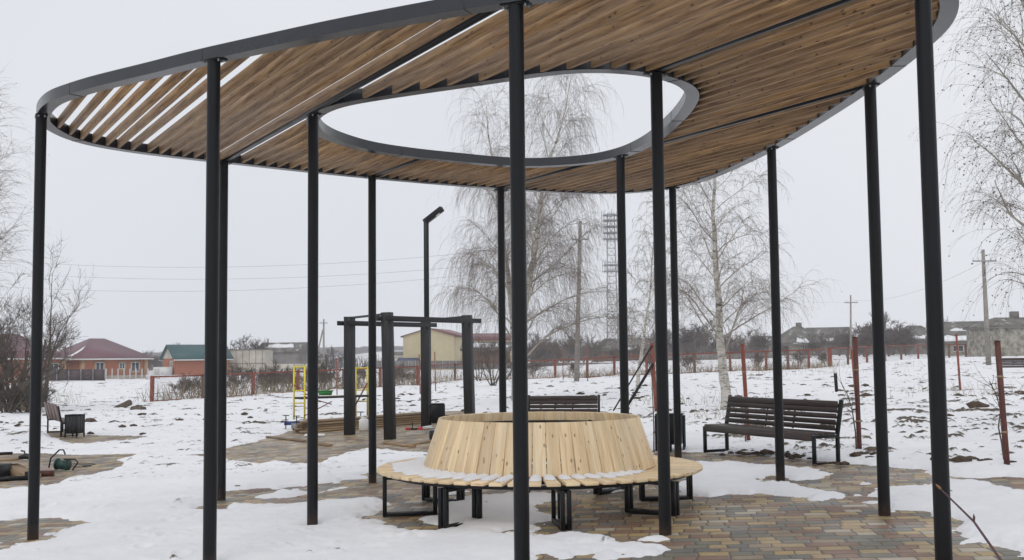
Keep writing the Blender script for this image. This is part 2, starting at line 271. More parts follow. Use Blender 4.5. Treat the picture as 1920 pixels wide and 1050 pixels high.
# ------------------------------------------------------------------ mesh building
rng = random.Random(5)
def tag(o, label=None, cat=None, group=None, kind=None):
    if label: o['label'] = label
    if cat: o['category'] = cat
    if group: o['group'] = group
    if kind: o['kind'] = kind
    return o
def thing(name, loc, rz, label, cat, group=None):
    o = bpy.data.objects.new(name, None); COL.objects.link(o); o.empty_display_size = .3
    o.location = loc; o.rotation_euler = (0, 0, rz); return tag(o, label, cat, group)
class MB:
    def __init__(s, off=(0, 0, 0)):
        s.v = []; s.f = []; s.bc = []; s.off = Vector(off)
    def face(s, pts, bc=None):
        k = len(s.v); s.v += [tuple(p) for p in pts]; s.f.append(tuple(range(k, k+len(pts))))
        s.bc += bc if bc else [(0, 0, 0)]*len(pts)
    def beam(s, p0, p1, w, h, up=(0, 0, 1), rnd=None, w1=None, h1=None):
        p0 = Vector(p0); p1 = Vector(p1); d = p1-p0; L_ = d.length; d = d.normalized(); up = Vector(up)
        if abs(d.dot(up)) > .98: up = Vector((0, 1, 0))
        x = d.cross(up).normalized(); y = x.cross(d).normalized()
        w1 = w if w1 is None else w1; h1 = h if h1 is None else h1
        rnd = rng.random() if rnd is None else rnd
        k = len(s.v)
        for p, ww, hh in ((p0, w, h), (p1, w1, h1)):
            for a, b in ((-1, -1), (1, -1), (1, 1), (-1, 1)): s.v.append(tuple(p+x*a*ww/2+y*b*hh/2))
        o = rnd*91.7; per = [0, w, w+h, 2*w+h, 2*w+2*h]
        for i in range(4):
            j = (i+1) % 4
            s.f.append((k+i, k+j, k+4+j, k+4+i)); s.bc += [(o, per[i]+o, rnd), (o, per[i+1]+o, rnd), (o+L_, per[i+1]+o, rnd), (o+L_, per[i]+o, rnd)]
        s.f.append((k+3, k+2, k+1, k)); s.bc += [(o*3, h+o, rnd), (o*3+.05, h+o, rnd), (o*3+.05, o, rnd), (o*3, o, rnd)]
        s.f.append((k+4, k+5, k+6, k+7)); s.bc += [(o*3, o, rnd), (o*3+.05, o, rnd), (o*3+.05, h+o, rnd), (o*3, h+o, rnd)]
        return s
    def box(s, c, sx, sy, sz, rz=0, rnd=None):
        c = Vector(c); d = Vector((math.cos(rz), math.sin(rz), 0))
        return s.beam(c-d*sx/2, c+d*sx/2, sy, sz, rnd=rnd)
    def tube(s, pts, rad, n=8, cap=True):
        pts = [Vector(p) for p in pts]; m = len(pts)
        if not hasattr(rad, '__len__'): rad = [rad]*m
        k = len(s.v); prev = None
        for i, p in enumerate(pts):
            d = (pts[min(i+1, m-1)]-pts[max(i-1, 0)]).normalized()
            if prev is None: x = d.orthogonal().normalized()
            else:
                x = prev-d*prev.dot(d); x = x.normalized() if x.length > 1e-6 else d.orthogonal().normalized()
            prev = x; y = d.cross(x)
            for j in range(n):
                a = 2*math.pi*j/n; s.v.append(tuple(p+(x*math.cos(a)+y*math.sin(a))*rad[i]))
        for i in range(m-1):
            for j in range(n):
                q = (j+1) % n; s.f.append((k+i*n+j, k+i*n+q, k+(i+1)*n+q, k+(i+1)*n+j)); s.bc += [(i, j/n, 0)]*4
        if cap:
            s.f.append(tuple(k+j for j in reversed(range(n)))); s.bc += [(0, 0, 0)]*n
            s.f.append(tuple(k+(m-1)*n+j for j in range(n))); s.bc += [(0, 0, 0)]*n
        return s
    def ring(s, outer, inner, z0, z1, closed=True):
        n = len(outer); k = len(s.v)
        for a, b in zip(outer, inner):
            s.v += [(a[0], a[1], z0), (b[0], b[1], z0), (b[0], b[1], z1), (a[0], a[1], z1)]
        for i in range(n if closed else n-1):
            j = (i+1) % n
            for q in range(4):
                r_ = (q+1) % 4; s.f.append((k+4*i+q, k+4*i+r_, k+4*j+r_, k+4*j+q)); s.bc += [(i, q, 0), (i, q+1, 0), (i+1, q+1, 0), (i+1, q, 0)]
        return s
    def wall(s, pts, bc=None):
        # planar polygon with metric bc: u along the first edge, v upward
        p = [Vector(q) for q in pts]; u = (p[1]-p[0]).normalized(); nrm = u.cross(p[2]-p[0]).normalized(); v = nrm.cross(u)
        s.face(p, [((q-p[0]).dot(u), (q-p[0]).dot(v), 0) for q in p]); return s
    def build(s, name, mat, parent=None, loc=None, smooth=False, bevel=0):
        off = s.off+(Vector(loc) if loc is not None else Vector((0, 0, 0)))
        me = bpy.data.meshes.new(name)
        v = np.array(s.v, dtype=np.float64)-np.array(off)
        nl = sum(len(f) for f in s.f)
        me.vertices.add(len(v)); me.vertices.foreach_set('co', v.ravel().astype(np.float32))
        me.loops.add(nl); me.polygons.add(len(s.f))
        li = np.fromiter((i for f in s.f for i in f), dtype=np.int32, count=nl); me.loops.foreach_set('vertex_index', li)
        ls = np.fromiter((len(f) for f in s.f), dtype=np.int32, count=len(s.f)); st = np.concatenate([[0], np.cumsum(ls)[:-1]]).astype(np.int32)
        me.polygons.foreach_set('loop_start', st)
        me.update(calc_edges=True); me.validate()
        if len(me.loops) == len(s.bc):
            a = me.attributes.new('bc', 'FLOAT_VECTOR', 'CORNER'); a.data.foreach_set('vector', np.array(s.bc, dtype=np.float32).ravel())
        if smooth: me.polygons.foreach_set('use_smooth', [True]*len(me.polygons))
        me.materials.append(mat if not isinstance(mat, str) else MAT[mat])
        o = bpy.data.objects.new(name, me); COL.objects.link(o)
        if parent is not None: o.parent = parent
        elif loc is not None: o.location = loc
        if bevel:
            bv = o.modifiers.new('bevel', 'BEVEL'); bv.width = bevel; bv.segments = 1; bv.limit_method = 'ANGLE'
        return o
def smooth_by_angle(o, deg=40):
    me = o.data
    me.polygons.foreach_set('use_smooth', [True]*len(me.polygons))
    try: me.set_sharp_from_angle(angle=R(deg))
    except Exception: pass
    return o
def copy_tree(o, parent=None):
    c = o.copy(); COL.objects.link(c); c.parent = parent
    for ch in o.children: copy_tree(ch, c)
    return c
def catmull(P, n, closed=True):
    P = np.array(P, float); m = len(P); o = []
    for i in range(m if closed else m-1):
        p = [P[(i+k) % m] if closed else P[min(max(i+k, 0), m-1)] for k in (-1, 0, 1, 2)]
        for t in np.arange(n)/n:
            o.append(.5*((2*p[1])+(-p[0]+p[2])*t+(2*p[0]-5*p[1]+4*p[2]-p[3])*t*t+(-p[0]+3*p[1]-3*p[2]+p[3])*t**3))
    return np.array(o)
def resample(P, step):
    P = np.vstack([P, P[:1]]); d = np.r_[0, np.cumsum(np.hypot(*np.diff(P, axis=0).T))]; n = int(d[-1]/step)
    t = np.linspace(0, d[-1], n+1)[:-1]; return np.stack([np.interp(t, d, P[:, 0]), np.interp(t, d, P[:, 1])], 1)
def gauss(P, k):
    for _ in range(k): P = (np.roll(P, 1, 0)+2*P+np.roll(P, -1, 0))/4
    return P
def offset(P, d):
    t = np.roll(P, -1, 0)-np.roll(P, 1, 0); t /= np.hypot(*t.T)[:, None]; return P+np.stack([-t[:, 1], t[:, 0]], 1)*d
exec_parts = []
# ================================================================== GROUND
def poly(px): return np.array([gp(*p)[:2] for p in px])
BARE = [
 [(1000, 1250), (1000, 1052), (1020, 1044), (1050, 1047), (1090, 1040), (1110, 1035), (1200, 1042), (1225, 1040), (1230, 1027), (1180, 1020), (1160, 1012), (1100, 1004), (1075, 998), (1040, 1005), (1000, 1008), (990, 1000), (1010, 984), (1045, 972), (1000, 966), (995, 960), (1010, 948), (1050, 937), (1068, 928), (1000, 926), (960, 928), (900, 931), (862, 935), (850, 915), (880, 880), (1100, 866), (1225, 862), (1225, 843), (1320, 849), (1400, 853), (1480, 861), (1570, 867), (1640, 873), (1738, 881), (1738, 892), (1835, 899), (1860, 895), (2000, 897), (2150, 930), (2300, 1250)],
 [(-60, 980), (0, 975), (60, 971), (125, 970), (130, 977), (167, 979), (172, 986), (120, 992), (90, 1003), (115, 1011), (92, 1017), (40, 1023), (-5, 1037), (-60, 1045)],
 [(-80, 852), (0, 850), (60, 850), (135, 853), (200, 852), (270, 850), (225, 862), (236, 868), (226, 876), (214, 886), (180, 890), (130, 898), (105, 910), (75, 915), (20, 918), (-80, 925)],
 [(85, 808), (140, 807), (165, 815), (230, 817), (292, 818), (250, 826), (200, 830), (165, 834), (135, 835), (100, 822)],
 [(330, 854), (395, 850), (430, 838), (480, 828), (530, 812), (565, 800), (640, 793), (800, 772), (880, 770), (930, 800), (1000, 838), (880, 858), (800, 850), (730, 846), (690, 843), (640, 853), (600, 870), (560, 872), (520, 866), (480, 873), (420, 860), (340, 857)],
 [(395, 930), (425, 920), (490, 915), (520, 918), (560, 913), (640, 904), (665, 893), (690, 887), (730, 886), (780, 890), (850, 915), (868, 932), (855, 942), (812, 955), (810, 968), (790, 976), (830, 986), (850, 992), (815, 996), (780, 995), (745, 990), (720, 980), (690, 979), (680, 968), (722, 950), (715, 940), (680, 937), (600, 943), (540, 948), (470, 947), (430, 950), (385, 940), (335, 942), (360, 938)],
 [(925, 999), (950, 993), (985, 994), (990, 1003), (950, 1005)],
 [(365, 949), (390, 948), (425, 953), (420, 958), (375, 956)],
]
SNOWY = [
 [(1278, 927), (1290, 885), (1310, 868), (1350, 868), (1440, 874), (1530, 880), (1557, 890), (1530, 898), (1490, 900), (1440, 893), (1408, 900), (1432, 905), (1452, 920), (1440, 924), (1380, 929), (1330, 932)],
 [(1425, 904), (1465, 905), (1500, 912), (1540, 919), (1602, 929), (1570, 934), (1525, 938), (1480, 930), (1440, 926), (1400, 920)],
 [(1595, 908), (1620, 905), (1640, 908), (1610, 912)],
 [(1640, 928), (1680, 910), (1730, 912), (1765, 900), (1830, 904), (1900, 920), (2000, 930), (2200, 1010), (2000, 1080), (1925, 1045), (1888, 1032), (1862, 1030), (1838, 1018), (1800, 1022), (1828, 1012), (1808, 996), (1780, 992), (1822, 984), (1800, 970), (1770, 967), (1740, 958), (1675, 960), (1670, 945), (1622, 946), (1650, 938)],
 [(-5, 1018), (20, 1016), (40, 1021), (20, 1024), (-5, 1025)],
 [(1205, 1013), (1230, 1007), (1256, 1008), (1258, 1014), (1235, 1018)],
 [(490, 932), (530, 920), (585, 925), (640, 914), (610, 923), (545, 933), (500, 936)],
 [(1120, 1043), (1145, 1040), (1180, 1045), (1160, 1052), (1125, 1052)],
 [(600, 895), (640, 898), (690, 893), (680, 898), (620, 903)],
 [(1100, 925), (1120, 918), (1180, 915), (1190, 919), (1140, 926)],
 [(830, 921), (870, 918), (880, 922), (850, 927)],
]
def sdist(P, X, Y):
    d = np.full(X.shape, 1e9); ins = np.zeros(X.shape, bool); n = len(P)
    for i in range(n):
        a = P[i]; b = P[(i+1) % n]; e = b-a; wx = X-a[0]; wy = Y-a[1]
        t = np.clip((wx*e[0]+wy*e[1])/(e@e+1e-12), 0, 1); dx = wx-e[0]*t; dy = wy-e[1]*t
        d = np.minimum(d, dx*dx+dy*dy)
        c = (a[1] > Y) != (b[1] > Y)
        ins ^= c & (X < (b[0]-a[0])*(Y-a[1])/((b[1]-a[1]) if abs(b[1]-a[1]) > 1e-12 else 1e-12)+a[0])
    d = np.sqrt(d); return np.where(ins, d, -d)
BW = [poly(p) for p in BARE]; SW = [poly(p) for p in SNOWY]
def grid_mesh(name, X, Y, Z, mat, attr=None):
    nr, nc = X.shape; me = bpy.data.meshes.new(name)
    v = np.stack([X, Y, Z], -1).reshape(-1, 3).astype(np.float32); me.vertices.add(len(v)); me.vertices.foreach_set('co', v.ravel())
    i = np.arange(nr*nc).reshape(nr, nc); q = np.stack([i[:-1, :-1], i[:-1, 1:], i[1:, 1:], i[1:, :-1]], -1).reshape(-1, 4).astype(np.int32)
    me.loops.add(q.size); me.polygons.add(len(q)); me.loops.foreach_set('vertex_index', q.ravel()); me.polygons.foreach_set('loop_start', np.arange(len(q), dtype=np.int32)*4)
    me.update(calc_edges=True); me.polygons.foreach_set('use_smooth', [True]*len(q))
    if attr is not None:
        a = me.attributes.new('soil', 'FLOAT', 'POINT'); a.data.foreach_set('value', attr.ravel().astype(np.float32))
    me.materials.append(mat); o = bpy.data.objects.new(name, me); COL.objects.link(o); return o
COLXY = [(-4.93, 11.38), (-2.55, 9.30), (-2.09, 11.49), (-1.98, 15.5), (-3.745, 14.18), (.05, 7.90), (1.345, 9.93), (3.28, 13.65), (3.49, 10.48), (2.86, 7.43), (2.5, 16.85)]
def snow_field():
    ys = [3.0]
    while ys[-1] < 700: ys.append(ys[-1]*(1.0042 if ys[-1] < 60 else 1.012))
    ys = np.array(ys); us = np.concatenate([np.linspace(-1.5, -.56, 60)[:-1], np.linspace(-.56, .56, 560), np.linspace(.56, 1.5, 60)[1:]])
    Y, U = np.meshgrid(ys, us, indexing='ij'); X = U*Y
    base = G(X, Y)
    b = np.full(X.shape, -5.0); near = (Y < 45) & (np.abs(X) < 30)
    xn, yn = X[near], Y[near]; bb = np.full(xn.shape, -5.0)
    for p in BW: bb = np.maximum(bb, sdist(p, xn, yn))
    for p in SW: bb = np.minimum(bb, -sdist(p, xn, yn))
    edge = (fbm(xn*4.5, yn*3.2, 4, 3)-.5)*.38+(fbm(xn*17, yn*12, 2, 8)-.5)*.12
    b[near] = bb+edge*sstep(-1.5, .0, bb)
    s = -b
    for cx_, cy_ in COLXY:
        dd = np.hypot(X-cx_, (Y-cy_)); s = np.minimum(s, (dd-.075-.03*fbm(X*9, Y*9, 2, 5))*1.2)
    h = np.where(s > 0, .040*(1-np.exp(-np.maximum(s, 0)/.07))+.018*(1-np.exp(-np.maximum(s, 0)/.8)), np.maximum(s*.25, -.09))
    on = np.clip(s/.3, 0, 1)
    h += on*((fbm(X*1.1, Y*1.1, 4, 21)-.5)*.05+(fbm(X*6, Y*6, 3, 31)-.5)*.022)
    rim = np.exp(-np.maximum(s, 0)/.35)*on
    h += rim*(fbm(X*11, Y*9, 3, 35)-.45)*.045+on*np.clip(fbm(X*2.2, Y*2.2, 3, 37)-.56, 0, .2)*(fbm(X*13, Y*13, 2, 38)-.3)*.28
    # footprints of people who crossed the snow
    rf_ = np.random.RandomState(4)
    for (x0_, y0_, x1_, y1_) in ((-1.9, 6.2, -4.2, 13.0), (-5.2, 9.0, -6.5, 17.5), (-2.8, 13.0, .4, 17.8), (4.6, 8.2, 5.6, 12.6), (-.9, 6.0, .6, 9.2), (3.0, 13.2, 5.5, 17.5)):
        L_ = math.hypot(x1_-x0_, y1_-y0_); dx_, dy_ = (x1_-x0_)/L_, (y1_-y0_)/L_
        for k in range(int(L_/.62)):
            cx_ = x0_+dx_*k*.62+(-dy_)*(.11 if k % 2 else -.11)+rf_.uniform(-.06, .06); cy_ = y0_+dy_*k*.62+dx_*(.11 if k % 2 else -.11)+rf_.uniform(-.06, .06)
            i0, i1 = np.searchsorted(ys, cy_-.4), np.searchsorted(ys, cy_+.4); xs_ = X[i0:i1]-cx_; yy2 = Y[i0:i1]-cy_; a_ = (xs_*dx_+yy2*dy_)/.15; c_ = (-xs_*dy_+yy2*dx_)/.062; q_ = a_*a_+c_*c_
            h[i0:i1] += on[i0:i1]*(-.022*np.exp(-(q_**1.5))+.009*np.exp(-((np.sqrt(q_)-1.45)/.3)**2))
    # rough dug-over ground beyond the plaza
    wild = sstep(17, 24, Y+np.abs(X)*.15+np.where(X > 5, (X-5)*1.1, 0))*on
    wild = np.maximum(wild, sstep(.0, 1., (Y-(15.6-(X-4.4)*1.05)))*(X > 4.2)*on)
    h += wild*((fbm(X*.5, Y*.5, 4, 41)-.5)*.22+(fbm(X*2.3, Y*2.3, 4, 45)-.5)*.10)*np.clip(Y/40, .4, 1)
    ridges = fbm(X*.22, Y*.9, 4, 51)
    cl = np.maximum(fbm(X*1.3, Y*2.6, 4, 61), fbm(X*3.4, Y*7.5, 3, 65)-.035)
    patch = sstep(.44, .66, ridges)
    soil = wild*(np.clip((cl-.62)*3.0, -.5, .5)*.8+patch*.17-.28)
    far = sstep(62, 80, Y)
    fields = fbm(X*.03, Y*.12, 3, 71)
    soil += far*(np.clip(fbm(X*.9, Y*1.8, 4, 75)-.5, -.3, .3)*1.1+(fields-.5)*.5-.02)
    soil = np.where((wild < .05) & (Y < 62), (np.clip((fbm(X*3.1, Y*6.2, 3, 81)-.84)*4, -.5, .12)), soil)
    lift = np.clip(soil+.02, 0, .35)*on*np.clip(1.2-far*.8, .3, 1)
    h += lift*(.25+.35*fbm(X*5, Y*5, 3, 91))*.6
    o = grid_mesh('snowy_ground', X, Y, base+h, MAT['snowfield'], soil+.45)
    tag(o, 'snow lying over dug soil and over the paving', None, None, 'structure')
snow_field()
def flat_sheet(name, x0, x1, y0, y1, dz, mat, n=60):
    X, Y = np.meshgrid(np.linspace(x0, x1, n), np.linspace(y0, y1, n)); o = grid_mesh(name, X, Y, G(X, Y)+dz, mat); o['kind'] = 'structure'; return o
flat_sheet('paving', -18, 22, 1.2, 42, 0, MAT['pavers'], 200)
xx = np.concatenate([np.linspace(-1200, -400, 6), np.linspace(-390, 390, 90), np.linspace(400, 1200, 6)]); yy = np.concatenate([np.linspace(-300, 0, 10), np.linspace(3, 700, 120), np.linspace(720, 1100, 8)])
X, Y = np.meshgrid(xx, yy); o = grid_mesh('ground', X, Y, G(X, Y)-.22, MAT['snow']); o['kind'] = 'structure'
# ================================================================== PERGOLA
H = 4.2325; BH = .112; BWD = .135
DV = Vector((.507, -.862, 0)).normalized(); PV = Vector((-DV.y, DV.x, 0))       # along the slats, across them
OUT = [(-4.92, 11.25), (-4.75, 10.97), (-4.57, 10.73), (-4.3, 10.49), (-3.95, 10.21), (-3.24, 9.73), (-2.77, 9.40), (-2.23, 9.06), (-1.39, 8.55), (-.53, 8.09), (-.02, 7.85), (.7, 7.53), (1.5, 7.27), (2.2, 7.17), (2.85, 7.30), (3.22, 7.72), (3.42, 8.20), (3.52, 8.65), (3.56, 9.2), (3.58, 9.9), (3.57, 10.6), (3.54, 11.4), (3.48, 12.4), (3.40, 13.4), (3.30, 14.2), (3.17, 15.0), (3.02, 15.75), (2.78, 16.5), (2.42, 17.05), (1.85, 17.38), (1.15, 17.38), (.45, 17.12), (-.35, 16.72), (-1.2, 16.22), (-2.05, 15.66), (-2.9, 15.03), (-3.65, 14.42), (-4.3, 13.9), (-4.8, 13.4), (-5.08, 12.95), (-5.18, 12.5), (-5.16, 12.0), (-5.08, 11.6)]
HOL = [(-2.13, 12.1), (-2.07, 11.72), (-1.9, 11.36), (-1.62, 11.05), (-1.07, 10.72), (-.5, 10.42), (.0, 10.15), (.36, 9.96), (.69, 9.87), (1.03, 9.92), (1.32, 10.07), (1.57, 10.32), (1.73, 10.67), (1.79, 11.13), (1.79, 11.75), (1.75, 12.33), (1.69, 12.95), (1.6, 13.45), (1.42, 14.02), (1.1, 14.47), (.7, 14.68), (.25, 14.75), (-.2, 14.6), (-.7, 14.3), (-1.2, 13.98), (-1.7, 13.52), (-2.0, 12.95), (-2.12, 12.5)]
def smooth_loop(P, k): return gauss(resample(catmull(P, 8), .04), k)
outer = smooth_loop(OUT, 25); hole = smooth_loop(HOL, 16)
def area(P): return .5*np.sum(P[:, 0]*np.roll(P[:, 1], -1)-np.roll(P[:, 0], -1)*P[:, 1])
so = 1 if area(outer) > 0 else -1; sh = 1 if area(hole) > 0 else -1
outer_in = offset(outer, so*BWD); hole_out = offset(hole, -sh*BWD)
pav = thing('pergola', (0, 12.4, 0), 0, 'large oval pergola of black steel columns carrying a ring roof of brown timber slats', 'pergola')
PO = (0, 12.4, 0)
def seams(mb, P, Q, z0, z1, step):
    pass
m = MB(PO); m.ring(list(outer), list(outer_in), H, H+BH); o = m.build('outer_ring_beam', 'beam', pav)
smooth_by_angle(o, 35)
m = MB(PO); m.ring(list(hole_out), list(hole), H, H+BH); o = m.build('inner_ring_beam', 'beam', pav); smooth_by_angle(o, 35)
# thin welded splice plates where the ring sections meet
def splice(P, Q, frac):
    i = int(len(P)*frac); a = Vector((*P[i], 0)); b = Vector((*Q[i], 0)); n = (a-b).normalized(); t = Vector((-n.y, n.x, 0))
    mb = MB(PO); c = (a+b)/2; mb.beam(c-n*(BWD/2+.0015)+Vector((0, 0, H+BH/2-.002)), c+n*(BWD/2+.0015)+Vector((0, 0, H+BH/2-.002)), .004, BH+.002, rnd=.5); mb.build('weld_seam', 'char', pav)
for fr in (.035, .10, .19, .29, .39, .5, .61, .71, .8, .88, .95): splice(outer, outer_in, fr)
for fr in (.05, .2, .34, .47, .6, .73, .86): splice(hole, hole_out, fr)
def cuts(P, off):          # positions along DV where the line PV.x = off crosses loop P
    r = []; n = len(P); s = P@np.array([PV.x, PV.y]); t = P@np.array([DV.x, DV.y])
    for i in range(n):
        j = (i+1) % n
        if (s[i]-off)*(s[j]-off) < 0: r.append(t[i]+(t[j]-t[i])*(off-s[i])/(s[j]-s[i]))
    return sorted(r)
def spans(off):
    a = cuts(outer_in, off)
    if len(a) < 2: return []
    a = [a[0], a[-1]]; b = cuts(hole_out, off)
    return [(a[0], b[0]), (b[-1], a[1])] if len(b) >= 2 else [tuple(a)]
BEAMS = [3.985, 6.165, 8.345]
def P3(off, t, z): return PV*off+DV*t+Vector((0, 0, z))
for i, off in enumerate(BEAMS):
    for (a, b) in spans(off):
        m = MB(PO); m.beam(P3(off, a-.02, H+BH/2+.002), P3(off, b+.02, H+BH/2+.002), .06, BH-.006); m.build('cross_beam', 'steel', pav)
rs = random.Random(11)
edges = [min(outer_in@np.array([PV.x, PV.y]))]+BEAMS+[max(outer_in@np.array([PV.x, PV.y]))]
ST = .036; SH = .099
first = [1.775, 1.945, 2.10, 2.265, 2.425, 2.585, 2.755, 2.965, 3.115, 3.265, 3.415, 3.56, 3.705, 3.898]
for bay in range(4):
    if bay == 0: offs = first
    elif bay == 3: offs = [BEAMS[2]+.105+.1625*k for k in range(40)]
    elif bay == 1: offs = [BEAMS[0]+.232+(2.18-.232-.075)*k/11 for k in range(12)]
    else:
        n = 13; offs = [BEAMS[bay-1]+.115+(2.18-.225)*k/(n-1) for k in range(n)]
    ext = []
    ms2 = [MB(PO), MB(PO), MB(PO)]
    for off in offs:
        off += rs.uniform(-.006, .006); tilt = rs.uniform(-.003, .003)
        sp_ = spans(off)
        for si, (a, b) in enumerate(sp_):
            if b-a < .06: continue
            m = ms2[si if bay in (1, 2) else 2]
            if bay in (1, 2) and len(sp_) == 1: m = ms2[2]
            # boards are butted: pieces of two to four metres
            t = a+.004; z = H+.006+rs.uniform(0, .004)
            while t < b-.004:
                e = b-.004
                e = min(e, b-.004)
                m.beam(P3(off, t, z+SH/2), P3(off+tilt, e-.002, z+SH/2), ST, SH, rnd=rs.random()); t = e+.002
    for m in ms2:
        if m.f: m.build('slat_bay', 'slat', pav)
# small black cleats that hold the slat ends against the rings
# columns: x, y at foot, small lean of the head
COLS = {'A': (-4.93, 11.38, .0, 0), 'B': (-2.55, 9.30, 0, 0), 'C': (-2.09, 11.49, 0, 0), 'D': (-1.98, 15.5, 0, 0), 'E': (-3.745, 14.18, 0, 0), 'F': (-.16, 16.85, 0, 0), 'G': (.05, 7.90, 0, 0),
        'H': (1.42, 14.07, 0, 0), 'I': (1.345, 9.93, 0, 0), 'J': (2.50, 16.85, 0, 0), 'K': (3.28, 13.65, 0, 0), 'L': (3.49, 10.48, 0, 0), 'M': (2.86, 7.43, 0, 0)}
for k, (x, y, lx, ly) in COLS.items():
    z0 = g(x, y)
    m = MB(PO); n = 24; m.tube([(x, y, z0-.03), (x, y, z0+.9), (x+lx*.5, y, 2.2), (x+lx, y+ly, H-.006)], .056, n); c = m.build('column', 'column', pav); smooth_by_angle(c, 40)
    # parts of the column: head plate with bolts, and foot plate
    m = MB(PO); best = min(((math.hypot(L_[i][0]-x, L_[i][1]-y), i, n_) for n_, L_ in enumerate((outer, hole)) for i in range(len(L_))))
    L_ = (outer, hole)[best[2]]; i_ = best[1]; tv = L_[(i_+2) % len(L_)]-L_[i_-2]; a0 = math.atan2(tv[1], tv[0])
    m.box((x+lx, y, H-.0045), .21, .12, .008, a0)
    m.build('head_plate', 'steel', c)
    for sx, sy in ((-.088, -.03), (.088, -.03), (.088, .03), (-.088, .03)):
        q = Vector((sx, sy, 0)); q.rotate(Matrix.Rotation(a0, 3, 'Z')); m = MB(PO); p = Vector((x+lx, y, H))+q
        m.tube([p-Vector((0, 0, .028)), p-Vector((0, 0, .0085))], .008, 6); m.build('bolt', 'galv', c)
# ================================================================== ROUND BENCH
BCX, BCY = .278, 12.1; bz = g(BCX, BCY)
rb = thing('round_bench', (BCX, BCY, bz), 0, 'pale new pine circular bench with a flared plank backrest on black steel legs', 'round bench')
SEAT_Z = .462
def pol(r, a, z=0): return Vector((r*math.cos(a), r*math.sin(a), z))
NS = 60; seat = MB(); snowp = MB(); rr = random.Random(3)
for k in range(NS):
    a = 2*math.pi*(k+.5)/NS; r1 = 1.76+rr.uniform(-.006, .006)
    ang = a
    t = pol(1, a); s_ = Vector((-t.y, t.x, 0)); skew = rr.uniform(-.012, .012)
    seat.beam(pol(1.13, a, SEAT_Z-.016)+s_*skew, pol(r1, a, SEAT_Z-.016), .108, .032, w1=.132, h1=.032, rnd=rr.random())
    # old snow lying on this plank
    deg = math.degrees(a) % 360
    if 120 < deg < 300: cov = 1
    elif 60 < deg <= 120: cov = .7
    else: cov = max(0, 1-(min(abs(deg-300), abs(deg+60-0)) if deg >= 300 else 60+deg)/40)
    ln = cov*(.44+rr.uniform(-.04, .05))
    if deg > 268: ln *= .72
    if ln < .06: 
        if 300 <= deg < 345: ln = .05
        else: continue
    wd0 = .052 if cov > .9 else .045
    th = .030 if ln > .2 else .016
    nr, nc = 12, 7; ri = 1.19 if deg > 180 else 1.2; base = len(snowp.v)
    for i in range(nr+1):
        f = i/nr
        for j in range(nc+1):
            q = j/nc*2-1; u = f
            wv = (wd0*(1+.18*f))*(1-.25*max(0, f-.7)/.3+rr.uniform(-.05, .05))
            rad = ri+ln*f+(rr.uniform(-.012, .012) if i == nr else 0)-(.03*abs(q) if i == nr else 0)
            hh = th*(1-abs(q)**3.2)*(1-max(0, f-.75)/.25)**.6*(1-.3*f)+rr.uniform(-.0025, .0025)
            if i == 0: hh *= 1.2
            p = pol(rad, a, SEAT_Z+.0015+max(hh, 0))+s_*(q*wv+skew*(1-f)); snowp.v.append(tuple(p))
    for i in range(nr):
        for j in range(nc):
            v0 = base+i*(nc+1)+j; snowp.f.append((v0, v0+nc+1, v0+nc+2, v0+1)); snowp.bc += [(0, 0, 0)]*4
o = seat.build('seat', 'pine', rb, bevel=.003)
sn = snowp.build('snow', 'snow', None, loc=(0, 0, 0), smooth=True); sn.location = (BCX, BCY, bz)
tag(sn, 'thin old snow lying in strips on the planks of the round bench seat', 'snow', None, 'stuff')
NBK = 54; back = MB()
for k in range(NBK):
    a = 2*math.pi*(k+.3)/NBK; rj = rr.uniform(-.004, .004)
    p0 = pol(1.255+rj, a, SEAT_Z+.004); p1 = pol(1.082+rj*.5, a+rr.uniform(-.0015, .0015), .985)
    back.beam(p0, p1, .137, .022, up=pol(1, a, .34), rnd=rr.random(), w1=.125, h1=.022)
back.build('backrest', 'pine', rb, bevel=.003)
# inner rim of the top and two hoops that carry the planks
def hoop(r0, r1, z0, z1, name, mat):
    n = 96; A = [(r1*math.cos(2*math.pi*i/n), r1*math.sin(2*math.pi*i/n)) for i in range(n)]; B = [(r0*math.cos(2*math.pi*i/n), r0*math.sin(2*math.pi*i/n)) for i in range(n)]
    mb = MB(); mb.ring(A, B, z0, z1); return smooth_by_angle(mb.build(name, mat, rb), 30)
hoop(1.185, 1.215, .545, .585, 'backrest_hoop', 'char'); hoop(1.09, 1.12, .845, .885, 'backrest_hoop', 'char')
hoop(1.14, 1.18, SEAT_Z-.075, SEAT_Z-.036, 'seat_hoop', 'steel'); hoop(1.60, 1.64, SEAT_Z-.075, SEAT_Z-.036, 'seat_hoop', 'steel')
for k in range(8):
    a = R(187+45*k+(3 if k == 1 else 0)); t = pol(1, a); s_ = Vector((-t.y, t.x, 0))
    lz = g(BCX+t.x*1.4, BCY+t.y*1.4)-bz; top = SEAT_Z-.078
    for sgn in (-1, 1):
        c = s_*(.031*sgn); m = MB(); ro, ri_ = 1.68, 1.14
        m.beam(t*ro+c+Vector((0, 0, lz+.001)), t*ro+c+Vector((0, 0, top)), .04, .045, up=t)
        m.beam(t*ri_+c+Vector((0, 0, lz+.001)), t*ri_+c+Vector((0, 0, top)), .04, .045, up=t)
        m.beam(t*(ri_+.0225)+c+Vector((0, 0, lz+.0215)), t*(ro-.0225)+c+Vector((0, 0, lz+.0215)), .039, .038)
        m.beam(t*(ri_+.0225)+c+Vector((0, 0, top-.021)), t*(ro-.0225)+c+Vector((0, 0, top-.021)), .039, .038)
        m.build('leg_frame', 'steel', rb, bevel=.002)
    m = MB(); m.beam(t*1.0+Vector((0, 0, SEAT_Z-.0985+.0)), t*1.0+Vector((0, 0, .90)), .03, .03, up=t); m.build('backrest_post', 'steel', rb)
